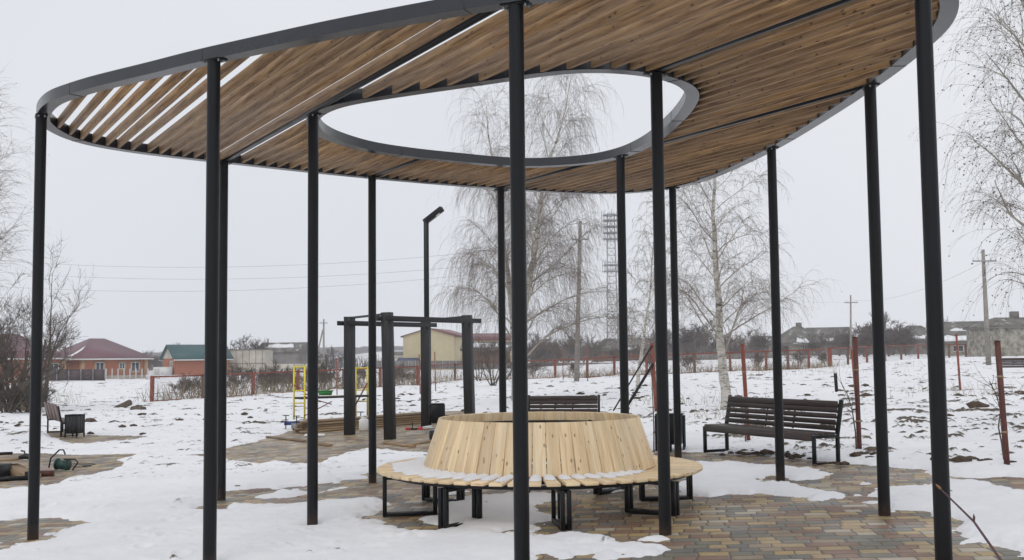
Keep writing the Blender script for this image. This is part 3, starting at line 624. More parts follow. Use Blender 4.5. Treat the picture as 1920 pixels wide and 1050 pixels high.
# ================================================================== PARK BENCHES
def slat_bench(loc, rz, label, mat='bench', length=2.3, group=None, upright=False):
    b = thing('park_bench', loc, rz, label, 'bench', group)      # local x along the bench, -y is the front
    L2 = length/2
    for k, y in enumerate((-.215, -.115, -.015, .085)):
        m = MB(); m.beam((-L2+.02, y, .432), (L2-.02, y, .432), .09, .03); m.build('seat_slat', mat, b, bevel=.003)
    m = MB(); m.beam((-L2+.04, -.268, .385), (L2-.04, -.268, .385), .022, .10); m.build('front_rail', mat, b, bevel=.003)
    for k in range(0 if upright else 5):
        z = .50+k*.082; y = .165+(z-.45)*.2
        m = MB(); m.beam((-L2+.045, y-.022, z), (L2-.045, y-.022, z), .022, .071 if k < 4 else .095, up=(0, -.2, 1)); m.build('backrest_slat', mat, b, bevel=.003)
    if upright:
        for k in range(4):
            xk = -L2+.05+(length-.1)*(k+.5)/4; m = MB(); m.beam((xk, .165, .44), (xk, .30, .93), (length-.1)/4-.07, .022, up=(0, 1, 0)); m.build('backrest_slat', mat, b)
    for sx in (-1, 1):
        x = sx*(L2-.02); m = MB()
        m.beam((x, -.255, .0), (x, -.255, .414), .045, .045); m.beam((x, .17, 0), (x, .17, .414), .045, .045)
        m.beam((x, -.232, .022), (x, .147, .022), .043, .042); m.beam((x, -.232, .394), (x, .147, .394), .043, .042)
        f = m.build('side_frame', 'steel', b, bevel=.002)
        m = MB(); m.beam((x, .168, .416), (x, .262, .89), .045, .05, up=(0, 1, 0)); m.build('backrest_bracket', 'steel', b, bevel=.002)
    for x in (-.28*length/2.3, .28*length/2.3):
        m = MB(); m.beam((x, .185, .45), (x, .268, .87), .03, .012, up=(0, 1, 0)); m.build('backrest_brace', 'steel', b)
    return b
fl = gp(1325, 853); fr = gp(1530, 872); d = (fr-fl)[:2]; ln = float(np.hypot(*d)); a = math.atan2(d[1], d[0])
c = (fl+fr)/2; nb = Vector((-math.sin(a), math.cos(a), 0)); c2 = Vector((c[0], c[1], 0))+nb*.23
slat_bench((c2.x, c2.y, g(c2.x, c2.y)+.005), a, 'dark brown slatted bench standing at the edge of the paving behind the round bench', 'bench', ln+.04)
# bench behind the round bench
p1 = at(1118, 752, 21.5)
c = Vector((1.62-1.02, 21.6, 0)); a = R(-14); slat_bench((.98, 21.9, g(.98, 21.9)), R(-8), 'grey brown slatted bench half hidden behind the round bench', 'bench', 1.45)
q1_ = gp(90, 812); q2_ = gp(115, 820); bl = (q1_+q2_)/2; slat_bench((bl[0]+.14, bl[1]+.08, g(bl[0], bl[1])), R(121), 'red brown bench seen from behind next to the small square bin on the left', 'benchred', 2.5, upright=True)
fb = gp(1905, 701); slat_bench((fb[0]+.3, fb[1]+.2, g(fb[0], fb[1])), R(-4), 'far bench in the snowy field at the right edge of the photo', 'bench', 2.2)
# ================================================================== BINS
def bin_(px, py, h, wd, label, rz=0, mat='steel'):
    p = gp(px, py); b = thing('litter_bin', (p[0], p[1], g(p[0], p[1])), rz, label, 'litter bin')
    m = MB(); w2 = wd/2
    # open box body with slightly tapering foot
    m.beam((0, 0, .12), (0, 0, h-.02), wd*.86, wd*.8, up=(0, 1, 0), w1=wd*.9, h1=wd*.84); m.build('bucket', mat, b, bevel=.004)
    m = MB(); m.box((0, 0, h-.008), wd*.96, wd*.9, .022); m.build('rim', mat, b)
    for s_ in (-1, 1):
        m = MB(); m.beam((s_*w2, -.05, 0), (s_*w2, -.05, h-.03), .03, .03); m.beam((s_*w2, .12, 0), (s_*w2, .12, h-.03), .03, .03); m.beam((s_*w2, -.034, .03), (s_*w2, .104, .03), .028, .028); m.build('side_frame', 'steel', b)
    m = MB(); m.beam((0, 0, 0), (0, 0, .119), .05, .05, up=(0, 1, 0)); m.build('post', 'steel', b)
    return b
bin_(1257, 846, .62, .46, 'black steel litter bin on legs beside the column near the right bench', R(-15))
bin_(820, 802, .62, .36, 'dark litter bin behind the swing frame posts and left of the round bench', R(10))
p = gp(133, 821); b = thing('litter_bin', (p[0], p[1]+.25, g(p[0], p[1])), R(-12), 'square black bin with slatted sides next to the end of the left bench', 'litter bin')
m = MB(); m.box((0, 0, .36), .40, .40, .50); m.build('bucket', 'steel', b)
for s1 in (-1, 1):
    for s2 in (-1, 1):
        m = MB(); m.beam((s1*.205, s2*.205, 0), (s1*.205, s2*.205, .63), .035, .035); m.build('leg', 'steel', b)
    for k in range(3):
        m = MB(); m.box((s1*.211, -.125+.125*k, .36), .016, .12, .46); m.build('side_board', 'char', b)
        m = MB(); m.box((-.125+.125*k, s1*.211, .36), .12, .016, .46); m.build('side_board', 'char', b)
m = MB(); m.box((0, 0, .625), .44, .44, .02); m.build('rim', 'steel', b); b.scale = (.86, .86, 1.0)
# ================================================================== SWING FRAME
S = [(-4.0, 26.95), (-2.75, 24.6), (-2.3, 29.1), (-1.05, 26.75)]
sw = thing('swing_frame', (-2.5, 26.8, g(-2.5, 26.8)), 0, 'black timber frame of four thick posts joined by top beams beyond the pergola', 'swing frame')
SO = (-2.5, 26.8, g(-2.5, 26.8)); TOP = 2.68; tops = []
for k, (x, y) in enumerate(S):
    m = MB(SO); tx = x+(-.06 if k % 2 else 0.0); m.beam((x, y, g(x, y)-.02), (tx, y, TOP), .215, .215, up=(.35, 1, 0)); m.build('post', 'char', sw, bevel=.008)
def bt(i, j, z, w, h, o0=.28, o1=.28, side=.0, nm='top_beam'):
    a = Vector((*S[i], z)); b_ = Vector((*S[j], z)); d_ = (b_-a).normalized(); n_ = Vector((-d_.y, d_.x, 0))*side
    m = MB(SO); m.beam(a-d_*o0+n_, b_+d_*o1+n_, w, h); m.build(nm, 'char', sw, bevel=.004)
for sd_ in (-.13, .13):
    bt(0, 2, TOP-.16, .045, .11, side=sd_); bt(1, 3, TOP-.14, .045, .11, side=sd_)
bt(0, 1, TOP-.03, .05, .05, .0, .0, nm='cross_bar'); bt(2, 3, TOP-.03, .05, .05, 0, 0, nm='cross_bar')
# ================================================================== LAMP POST
p = gp(801, 788); lx, ly = p[0], p[1]; lz = g(lx, ly); lp = thing('street_lamp', (lx, ly, lz), 0, 'tall black lamp post with a bent arm rising behind the swing frame', 'street lamp')
hL = at(801, 415, ly).z-lz; m = MB(); m.beam((0, 0, 0), (0, 0, hL), .145, .145, up=(0, 1, 0)); m.build('post', 'steel', lp, bevel=.004)
e = at(829, 391, ly-.25); e = Vector((e.x-lx, e.y-ly, e.z-lz)); m = MB(); m.beam((-.045, .03, hL-.02), e, .155, .15); m.build('arm', 'steel', lp, bevel=.004)
m = MB(); q = Vector((0, 0, hL)).lerp(e, .60); m.beam(q-Vector((0, .0, .068)), Vector((0, 0, hL)).lerp(e, .9)-Vector((0, 0, .068)), .08, .03); m.build('lamp', 'white', lp)
m = MB(); m.box((0, 0, .01), .3, .3, .02); m.build('base_plate', 'steel', lp)
# ================================================================== BOLLARD
p = gp(1569, 738); bo = thing('bollard_light', (p[0], p[1], g(p[0], p[1])), 0, 'short dark bollard with a white top standing in the snow behind the bench', 'bollard')
m = MB(); m.tube([(0, 0, -.02), (-.03, 0, .72)], .06, 14); m.build('post', 'steel', bo, smooth=False)
m = MB(); m.tube([(-.03, 0, .722), (-.035, 0, .88)], .055, 14); m.build('lamp', 'white', bo)
m = MB(); m.tube([(-.035, 0, .882), (-.036, 0, .90)], .062, 14); m.build('cap', 'frame', bo)
# ================================================================== STAKES AND SAPLINGS
def stake(px, py, tx, ty, label, mat='red', r=.035, sap=None, collar=True):
    p = gp(px, py); z = g(p[0], p[1]); t = at(tx, ty, p[1]); o = thing('metal_stake', (p[0], p[1], z), 0, label, 'stake', 'red painted metal stakes')
    m = MB(); d_ = Vector((t.x-p[0], 0, t.z-z)); m.tube([(0, 0, -.05), d_], r, 12); m.build('pipe', mat, o)
    m = MB(); m.tube([d_*.999, d_*.999+Vector((0, 0, .012))], r*1.1, 12); m.build('cap', mat, o)
    for f in (.28, .72):
        q = d_*f; m = MB(); m.tube([q-Vector((0, 0, .012)), q+Vector((0, 0, .012))], r*1.12, 12); m.build('tie', 'weed', o)
    return p
stake(1404, 832, 1392, 646, 'thick rusty red stake in front of the white birch trunk behind the bench')
s2 = stake(1612, 851, 1603, 633, 'dark rusty stake just right of the dark brown bench', 'darkred', .036)
stake(1605, 747, 1597, 656, 'pale red stake standing farther back just left of the dark rusty stake')
stake(1801, 738, 1793, 626, 'light red stake in the field between the two rightmost pergola columns')
s5 = stake(1889, 877, 1870, 640, 'dark red stake with a sapling tied to it at the right edge', 'darkred', .037)
stake(817, 735, 815, 660, 'thin red stake left of the leaning swing posts in the field', r=.03)
stake(632, 742, 631, 672, 'thin red stake behind the yellow scaffold', r=.03)
stake(788, 742, 786, 665, 'thin red stake seen left of the third swing frame post', r=.03)
stake(1056, 715, 1055, 655, 'thin red stake left of the concrete pole foot', r=.03)
stake(1102, 716, 1100, 655, 'thin red stake right of the concrete pole foot', r=.03)
# ----- braced red post with two black stays
p = gp(1231, 778); z = g(p[0], p[1]); br = thing('braced_post', (p[0], p[1], z), 0, 'red post with two slanting black stays just left of the column by the bin', 'post')
t = at(1222, 643, p[1]); m = MB(); m.tube([(0, 0, -.05), (t.x-p[0], 0, t.z-z)], .05, 10); m.build('post', 'red', br)
for (a_, b_, w_) in (((1222, 648), (1150, 770), .03), ((1224, 682), (1172, 768), .055)):
    q0 = at(*a_, p[1]); q1 = at(*b_, p[1]-.6); m = MB(); m.beam((q0.x-p[0], -.05, q0.z-z), (q1.x-p[0], -.6, max(q1.z-z, -.02)), w_, w_); m.build('stay', 'steel', br)
# ================================================================== BUILDER'S THINGS ON THE PAVING
def wp(px, py, dz=0): p = gp(px, py); return Vector((p[0], p[1], g(p[0], p[1])+dz))
# scaffold tower (yellow ladder frames, red braces, deck, blue base beams)
sc0 = wp(551, 806); sc1 = wp(571, 806); sc2 = Vector((-4.35, 33.6, g(-4.35, 33.6)))
ax = Vector((sc1.x-sc0.x, 0, 0)); sx = sc1.x-sc0.x
far0 = Vector((at(664, 700, 33.4).x, 33.4, g(-5, 33.4))); 
sf = thing('scaffold_tower', sc0, 0, 'low yellow scaffold tower with red braces and a deck board behind the swing posts', 'scaffold')
def ladder(a, b, h):
    for p in (a, b):
        m = MB(sc0); m.tube([p, p+Vector((0, 0, h))], .026, 8); m.build('upright', 'yellow', sf)
        m = MB(sc0); m.tube([p+Vector((0, 0, h+.001)), p+Vector((0, 0, h+.09))], .018, 8); m.build('spigot', 'galv', sf)
    for f in (.30, .53, .97):
        m = MB(sc0); m.tube([a.lerp(b, .04)+Vector((0, 0, h*f)), a.lerp(b, .96)+Vector((0, 0, h*f))], .018, 8); m.build('rung', 'yellow', sf)
A0 = sc0+Vector((0, 0, .28)); A1 = sc1+Vector((0, 0, .28)); B1 = Vector((at(689, 770, 31.8).x, 31.8, A0.z)); B0 = Vector((at(667, 770, 31.6).x, 31.6, A0.z))
ladder(A0, A1, 1.48); ladder(B0, B1, 1.42)
for (a, b, z0, z1) in ((A0, B0, .95, .1), (A1, B1, .1, .95), (A0, A1+Vector((.35, .1, 0)), .95, .45), (A1, B1, .62, .05)):
    m = MB(sc0); m.tube([a+Vector((0, -.03, z0)), a.lerp(b, .42 if b.y > 31 else 1)+Vector((0, -.03, z0+(z1-z0)*(.42 if b.y > 31 else 1)))], .014, 6); m.build('brace', 'red', sf)
m = MB(sc0); m.beam(B1+Vector((0, -.04, .95)), B1.lerp(A1, .3)+Vector((0, -.04, .0)), .03, .03); m.build('brace', 'red', sf)
mid0 = (A0+A1)/2+Vector((-.05, 0, .58)); mid1 = (B0+B1)/2+Vector((.1, 0, .58)); m = MB(sc0); m.beam(mid0, mid1, .42, .05); m.build('deck', 'char', sf)
m = MB(sc0); m.beam(mid0+Vector((.02, 0, .029)), mid1+Vector((-.02, 0, .029)), .40, .006); m.build('deck_board', 'lumber', sf)
m = MB(sc0); m.beam(A0+Vector((-.25, -.05, -.10)), B1+Vector((0, -.05, -.10)), .06, .10); m.build('base_beam', 'blue', sf)
m = MB(sc0); m.beam(A1+Vector((.15, -.06, -.17)), A0+Vector((-.05, -.06, -.17)), .05, .14); m.build('outrigger', 'galv', sf)
for q in (A0+Vector((-.2, -.1, 0)), A1+Vector((-.2, -.1, -.02)), B1+Vector((-.18, -.1, 0))):
    m = MB(sc0); m.tube([q+Vector((0, 0, -.25)), q+Vector((0, 0, .12))], .014, 8); m.tube([q+Vector((-.09, 0, .12)), q+Vector((.09, 0, .12))], .012, 8); m.build('screw_jack', 'steel', sf)
for q in (A0+Vector((.0, -.02, -.2)), A1+Vector((0, -.02, -.2))):
    m = MB(sc0); m.tube([q+Vector((-.025, 0, 0)), q+Vector((.025, 0, 0))], .08, 16); m.build('castor', 'rubber', sf)
q = at(609, 757, 31.1)+Vector((0, .1, .0)); zt = mid0.z+.033
q.z = zt; gc = thing('plastic_crate', q, R(8), 'bright green plastic tub standing on the scaffold deck', 'crate')
m = MB(); m.beam((0, 0, .01), (0, 0, .13), .34, .24, up=(0, 1, 0), w1=.42, h1=.30); m.build('body', 'green', gc); m = MB(); m.box((0, 0, .135), .45, .33, .018); m.build('rim', 'green', gc)
bm = MB(q); bm.beam(q+Vector((.05, 0, .15)), q+Vector((.75, .35, .42)), .03, .025); o = bm.build('wooden_lath', 'lumber', loc=(0, 0, 0)); o.location = q; tag(o, 'thin wooden lath leaning out of the green tub on the scaffold', 'lath')
# lumber stack
l0 = wp(575, 812); l1 = wp(800, 800); l1 = Vector((l1.x, 30.9, g(l1.x, 30.9))); st = thing('lumber_stack', l0, 0, 'low stack of long brown timber boards lying behind the swing posts', 'lumber'); d_ = (l1-l0); d_.z = 0; dn = d_.normalized(); nn = Vector((-dn.y, dn.x, 0)); rl = random.Random(4)
for layer in range(5):
    for j in range(4):
        a = l0+nn*(.13*j+rl.uniform(-.01, .01))+dn*rl.uniform(-.2, .15)+Vector((0, 0, .03+.062*layer)); b = l1+nn*(.13*j+rl.uniform(-.02, .02))+dn*rl.uniform(-.3, .4)+Vector((0, 0, .03+.062*layer))
        m = MB(l0); m.beam(a, b, .118, .052); m.build('board', 'lumber', st)
m = MB(l0); n = 10
for i in range(24):
    t = rl.uniform(.05, .95); a = l0.lerp(l1, t)+nn*rl.uniform(-.03, .0)+Vector((0, 0, .339)); m.beam(a, a+dn*rl.uniform(.1, .4), .08, .018)
# jerrycan
p = wp(682, 808); jc = thing('jerrycan', p, R(5), 'translucent white plastic jerrycan on the paving beside a swing post', 'jerrycan')
m = MB(); m.beam((0, 0, .0), (0, 0, .31), .24, .17, up=(0, 1, 0)); m.build('body', 'white', jc, bevel=.03)
m = MB(); m.beam((0, 0, .305), (0, 0, .345), .18, .12, up=(0, 1, 0), w1=.10, h1=.08); m.build('shoulder', 'white', jc); m = MB(); m.tube([(-.05, 0, .34), (-.05, 0, .385)], .028, 12); m.build('cap', 'white', jc)
m = MB(); m.tube([(-.01, 0, .345), (.0, 0, .39), (.08, 0, .385), (.09, 0, .335)], .012, 6); m.build('handle', 'white', jc)
# loose boards
def board(p0, p1, w_, h_, label, mat='lumber', dz=.0):
    a = wp(*p0); b = wp(*p1); off = (a+b)/2; m = MB(off); m.beam(a+Vector((0, 0, h_/2+dz)), b+Vector((0, 0, h_/2+dz)), w_, h_); o = m.build('wooden_board', mat); o.location = off; return tag(o, label, 'board', 'boards lying on the paving')
board((503, 821), (573, 829), .12, .045, 'long light board on the paving left of the scaffold side columns')
board((577, 829), (618, 837), .12, .045, 'short board with a dark sawn end between two pergola columns')
board((722, 832), (775, 839), .11, .04, 'board lying in front of the second swing post')
board((757, 838), (812, 828), .11, .04, 'board lying askew just left of the round bench backrest')
p = wp(590, 818); m = MB(); m.box((0, 0, .025), .5, .35, .05, .1); o = m.build('cement_bag', 'white', loc=None, bevel=.02); o.location = p; tag(o, 'flat pale bag lying on the paving near the lumber stack', 'bag')
# red tools
p = wp(772, 806); tl = thing('spirit_level', p, R(4), 'red tool and grey fittings lying on the paving in front of the lumber', 'tool')
m = MB(); m.beam((-.16, 0, .03), (-.03, 0, .03), .05, .06); m.build('end', 'redpl', tl, bevel=.004); m = MB(); m.beam((.14, -.02, .03), (.36, -.04, .03), .06, .07); m.build('end', 'redpl', tl, bevel=.004)
m = MB(); m.beam((-.03, 0, .025), (.14, -.02, .025), .04, .045); m.tube([(.02, 0, .04), (.02, 0, .2)], .012, 6); m.build('middle', 'char', tl)
p = wp(797, 806); m = MB(); rl = random.Random(8)
for i in range(5): m.beam((rl.uniform(-.06, .1), rl.uniform(-.05, .05), .03+.01*i), (rl.uniform(.1, .25), rl.uniform(-.08, .08), .05+.012*i), .08, .02)
o = m.build('crumpled_bag', 'white'); o.location = p; tag(o, 'crumpled white bag beside the foot of a swing post', 'bag')
# wheelbarrow-like black tub cart left of the round bench
p = wp(808, 826); wb = thing('hand_cart', p, R(15), 'small dark hand cart with a wheel half hidden behind the round bench', 'cart')
m = MB(); m.beam((.1, .1, .17), (.6, .2, .2), .34, .05, w1=.4); m.build('tray', 'char', wb); m = MB(); m.tube([(-.02, 0, .105), (.06, 0, .105)], .10, 18); m.build('wheel', 'rubber', wb)
m = MB(); m.tube([(-.12, 0, .16), (0, .02, .22), (.3, .05, .23)], .015, 6); m.build('handle', 'galv', wb)
# low planter / wheel under the bench, seen between the legs
# saw table with tools on the left
p = wp(30, 900); sb = thing('trestle', p, 0, 'low trestle of planks and dark beams cut by the left edge of the photo', 'trestle')
def rel(px, py, y): q = at(px, py, y)-p; return q
yy_ = p.y
m = MB(); a = rel(-40, 863, yy_+1.2); b = rel(40, 860, yy_+1.0); m.beam(a, b, .5, .035); m.build('table_top', 'lumber', sb)
m = MB(); m.beam(rel(16, 877, yy_+.9), rel(60, 896, yy_+.1), .30, .13); m.build('beam', 'lumber', sb)
m = MB(); m.beam(rel(-30, 900, yy_-.25), rel(56, 896, yy_-.1), .07, .07); m.build('skid', 'steel', sb)
m = MB(); m.beam(rel(-30, 882, yy_+.3), rel(12, 882, yy_+.3), .4, .2); m.build('base_box', 'char', sb)
for (a, b) in (((52, 884), (53, 903)), ((-12, 880), (-12, 902))):
    m = MB(); m.beam(rel(*a, yy_), rel(*b, yy_), .07, .07); m.build('leg', 'steel', sb)
q = at(30, 863, yy_+1.0); m = MB(); m.tube([(-.12, 0, .08), (0, 0, .10), (.10, 0, .07), (.2, -.02, .05)], [.03, .05, .04, .012], 10); m.tube([(-.02, 0, .1), (-.04, .02, .18), (-.10, .02, .19)], .015, 6)
o = m.build('angle_grinder', 'char'); o.location = q+Vector((.22, -.1, -.02)); tag(o, 'small black power tool lying on the trestle', 'power tool')
q = at(8, 851, yy_+1.5); m = MB(); m.beam((-.3, 0, 0), (.14, .0, .01), .06, .05); o = m.build('steel_bar', 'steel'); o.location = q; tag(o, 'dark steel bar sticking out above the trestle at the left edge', 'bar')
# green cable reel
p = wp(116, 882); cr = thing('cable_reel', p+Vector((0, 0, .0)), R(20), 'green cable reel with black wire handles lying on the paving at left', 'cable reel')
m = MB(); m.tube([(-.07, .05, .10), (.09, -.05, .09)], [.085, .08], 20); m.build('drum', 'dkgreen', cr)
for a_, nmb in (((-.08, .055, .13), 1), ((.10, -.055, .11), 1)):
    m = MB(); v = Vector((.16, -.1, -.02)).normalized()*.008; m.tube([Vector(a_)-v-Vector((0, 0, .02)), Vector(a_)+v-Vector((0, 0, .02))], .105, 24); m.build('flange', 'dkgreen', cr)
m = MB(); m.tube([(-.22, .05, .05), (-.19, .06, .22), (-.05, .08, .36), (.02, .05, .36), (.05, 0, .28)], .014, 8); m.build('handle', 'rubber', cr)
m = MB(); m.tube([(.03, -.1, .2), (.22, -.12, .2), (.27, -.14, .14), (.18, -.16, .01)], .014, 8); m.build('handle', 'rubber', cr)
m = MB(); m.tube([(-.1, -.1, .012), (-.4, -.16, .012), (-.7, .0, .012), (-1.1, .3, .012), (-1.5, .35, .012)], .007, 6); m.tube([(.25+.16*math.cos(i*.7)*(1+.05*i), .25+.22*math.sin(i*.7)+.03*i, .012+.004*(i % 3)) for i in range(24)], .006, 5); m.build('cable', 'rubber', cr)
p = wp(88, 893); m = MB(); m.box((0, 0, .05), .22, .09, .09, .1); o = m.build('brick', 'darkred'); o.location = p; tag(o, 'dark red brick on the paving beside the leftmost column', 'brick')
# ================================================================== CLODS, STONES, LOGS
def rock(mb, c, r, seed, flat=.6, sub=1):
    import bmesh
    b = bmesh.new(); bmesh.ops.create_icosphere(b, subdivisions=sub, radius=1); rg = random.Random(seed); k = len(mb.v); ph = rg.uniform(0, 6)
    for v in b.verts:
        s_ = r*(1+rg.uniform(-.28, .28)); q = v.co*s_; a = q.x*math.cos(ph)-q.y*math.sin(ph); bb = q.x*math.sin(ph)+q.y*math.cos(ph)
        mb.v.append((c[0]+a*1.35, c[1]+bb, c[2]+max(q.z, -.4*r)*flat))
    for f in b.faces: mb.f.append(tuple(k+v.index for v in f.verts)); mb.bc += [(0, 0, 0)]*3
    b.free()
rk = random.Random(21); m = MB(); CL = []
def clods(px, py, n, sx_, sy_, r0, r1):
    for i in range(n):
        x = px+rk.gauss(0, sx_); y = py+rk.gauss(0, sy_)
        if y < 700 or x < -30 or x > 1960: continue
        q = gp(x, y); r = rk.uniform(r0, r1)*(1 if rk.random() < .8 else 1.6); rock(m, (q[0], q[1], q[2]+.04+r*.1), r, rk.random(), .62)
clods(1430, 855, 46, 36, 2.5, .015, .045); clods(1500, 861, 16, 20, 2, .02, .05)
clods(1815, 811, 150, 34, 2.2, .02, .07); clods(1850, 792, 50, 40, 4, .02, .06); clods(1905, 742, 70, 45, 3, .04, .09)
clods(1710, 805, 14, 30, 8, .03, .08); clods(1820, 868, 16, 34, 3, .03, .08); clods(1640, 855, 16, 26, 4, .03, .08); clods(1700, 818, 10, 20, 3, .04, .09)
clods(1540, 730, 20, 60, 14, .06, .14); clods(1700, 740, 20, 70, 10, .05, .12); clods(800, 755, 20, 60, 14, .05, .12); clods(200, 790, 26, 90, 10, .05, .12); clods(440, 785, 22, 70, 12, .04, .1); clods(730, 752, 30, 30, 4, .05, .13); clods(1120, 735, 26, 70, 8, .06, .15)
clods(60, 800, 12, 40, 8, .04, .1); clods(1560, 875, 8, 20, 2, .02, .04); clods(1250, 760, 18, 50, 16, .04, .1); clods(1440, 790, 16, 100, 14, .03, .08)
o = m.build('soil_clods', 'soil', loc=(0, 0, 0), smooth=True); tag(o, 'dark clods of dug soil poking through the snow around the paving', 'soil', None, 'stuff')
def stone(px, py, r, label, seed, mat='soil', flat=.8):
    q = wp(px, py); mb = MB(); rock(mb, (0, 0, r*.35), r, seed, flat, 2); o = mb.build('stone', mat, smooth=True); o.location = q; tag(o, label, 'stone')
stone(1834, 771, .2, 'rounded dark stone in the snow between the last column and the right stake', 5); stone(170, 795, .17, 'dark stone in the snow to the right of the left bin', 6); stone(1700, 800, .1, 'small square dark stone right of the pergola column in the snow', 9)
p = wp(240, 766); m = MB(); m.tube([(-.7, .1, .0), (-.2, 0, .16), (.15, -.15, .30)], [.10, .15, .16], 10); o = m.build('log', 'log'); o.location = p; tag(o, 'sawn brown log end sticking out of the snow by the left fence', 'log')
p = wp(255, 770); m = MB(); rock(m, (.1, 0, .06), .24, 3, .8, 2); o = m.build('stump', 'log', smooth=False); o.location = p; tag(o, 'broken snowy stump beside the sawn log', 'stump')
p0 = wp(38, 772); p1 = at(60, 733, p0.y); m = MB(); m.tube([(0, 0, 0), p1-p0], [.17, .12], 10); o = m.build('log', 'lumber'); o.location = p0; tag(o, 'pale log leaning in the dark brush at the left edge', 'log')
# thin sticks lying on snow
# ================================================================== FENCE
def fence(name, pts, hgt, label, post='red', rail=True, mesh=True, postr=.09, alt='postbrown', low=False):
    o0 = pts[0]; f = thing(name, o0, 0, label, 'fence'); rf = random.Random(len(pts)*7)
    for i, p in enumerate(pts):
        m = MB(o0); lean = Vector((rf.uniform(-.04, .04), 0, hgt)); mt = post if (i % 3 != 1) else alt
        m.beam(p-Vector((0, 0, .1)), p+lean, postr*2, postr*2, up=(.2, 1, 0)); m.build('fence_post', mt, f, bevel=.01)
    for a, b in zip(pts, pts[1:]):
        if rail:
            m = MB(o0); m.beam(a+Vector((0, -.1, hgt-.06)), b+Vector((0, -.1, hgt-.06)), .05, .09); m.build('top_rail', post, f)
            if low: m = MB(o0); m.beam(a+Vector((0, -.1, .1)), b+Vector((0, -.1, .1)), .04, .05); m.build('bottom_rail', post, f)
        if mesh:
            m = MB(o0); m.wall([a+Vector((0, -.13, .05)), b+Vector((0, -.13, .05)), b+Vector((0, -.13, hgt-.08)), a+Vector((0, -.13, hgt-.08))]); m.build('wire_mesh', 'mesh', f)
    return f
def fp(px, py): return wp(px, py)
fl_ = [fp(x, y) for x, y in ((285, 755), (381, 750), (474, 743), (558, 737), (645, 733), (713, 728), (783, 724), (853, 715), (940, 713), (1041, 711), (1101, 710), (1152, 706), (1213, 705), (1303, 701), (1370, 698), (1437, 696), (1478, 695), (1517, 693), (1555, 690))]
fence('mesh_fence', fl_, 1.5, 'long red post and rail fence with wire mesh crossing the snowy field', low=True)
def fr_(px, py, d): q = at(px, py, d); return Vector((q.x, q.y, g(q.x, q.y)))
fence('mesh_fence', [fr_(1558, 689, 86), fr_(1590, 686, 90), fr_(1626, 683, 96), fr_(1660, 681, 101), fr_(1690, 679, 105), fr_(1722, 676, 110), fr_(1750, 674, 113), fr_(1780, 671, 117), fr_(1811, 669, 121), fr_(1841, 668, 124), fr_(1880, 667, 127), fr_(1925, 666, 130)], 1.5, 'fence of brown and red posts in front of the houses on the right', post='red')
q0 = fr_(-60, 757, 52); q1 = fr_(62, 757, 52); fence('rail_fence', [q0, fr_(0, 757, 52), q1], 1.5, 'rusty red rail fence crossing the dark brush at the left edge', mesh=False)
# ================================================================== HOUSES
def windowp(par, mb_off, c, u, nrm, w_, h_, trim=None):
    u = Vector(u); n_ = Vector(nrm); c = Vector(c); z = Vector((0, 0, 1))
    if trim:
        m = MB(mb_off); m.beam(c-u*(w_/2+.28)+n_*.01, c+u*(w_/2+.28)+n_*.01, .03, h_+.5, up=z); m.build('window_surround', trim, par)
    m = MB(mb_off)
    for s_ in (-1, 1):
        m.beam(c+u*s_*(w_/2)+n_*.045-z*h_/2, c+u*s_*(w_/2)+n_*.045+z*h_/2, .09, .06, up=n_)
        m.beam(c-u*(w_/2-.045)+n_*.045+z*s_*(h_/2-.04), c+u*(w_/2-.045)+n_*.045+z*s_*(h_/2-.04), .06, .08, up=z)
    m.beam(c+n_*.045-z*(h_/2-.08), c+n_*.045+z*(h_/2-.08), .08, .05, up=n_)
    f = m.build('window_frame', 'frame', par)
    m = MB(mb_off); m.beam(c-u*(w_/2-.04)+n_*.025, c+u*(w_/2-.04)+n_*.025, .02, h_-.08, up=z); m.build('pane', 'glass', f)
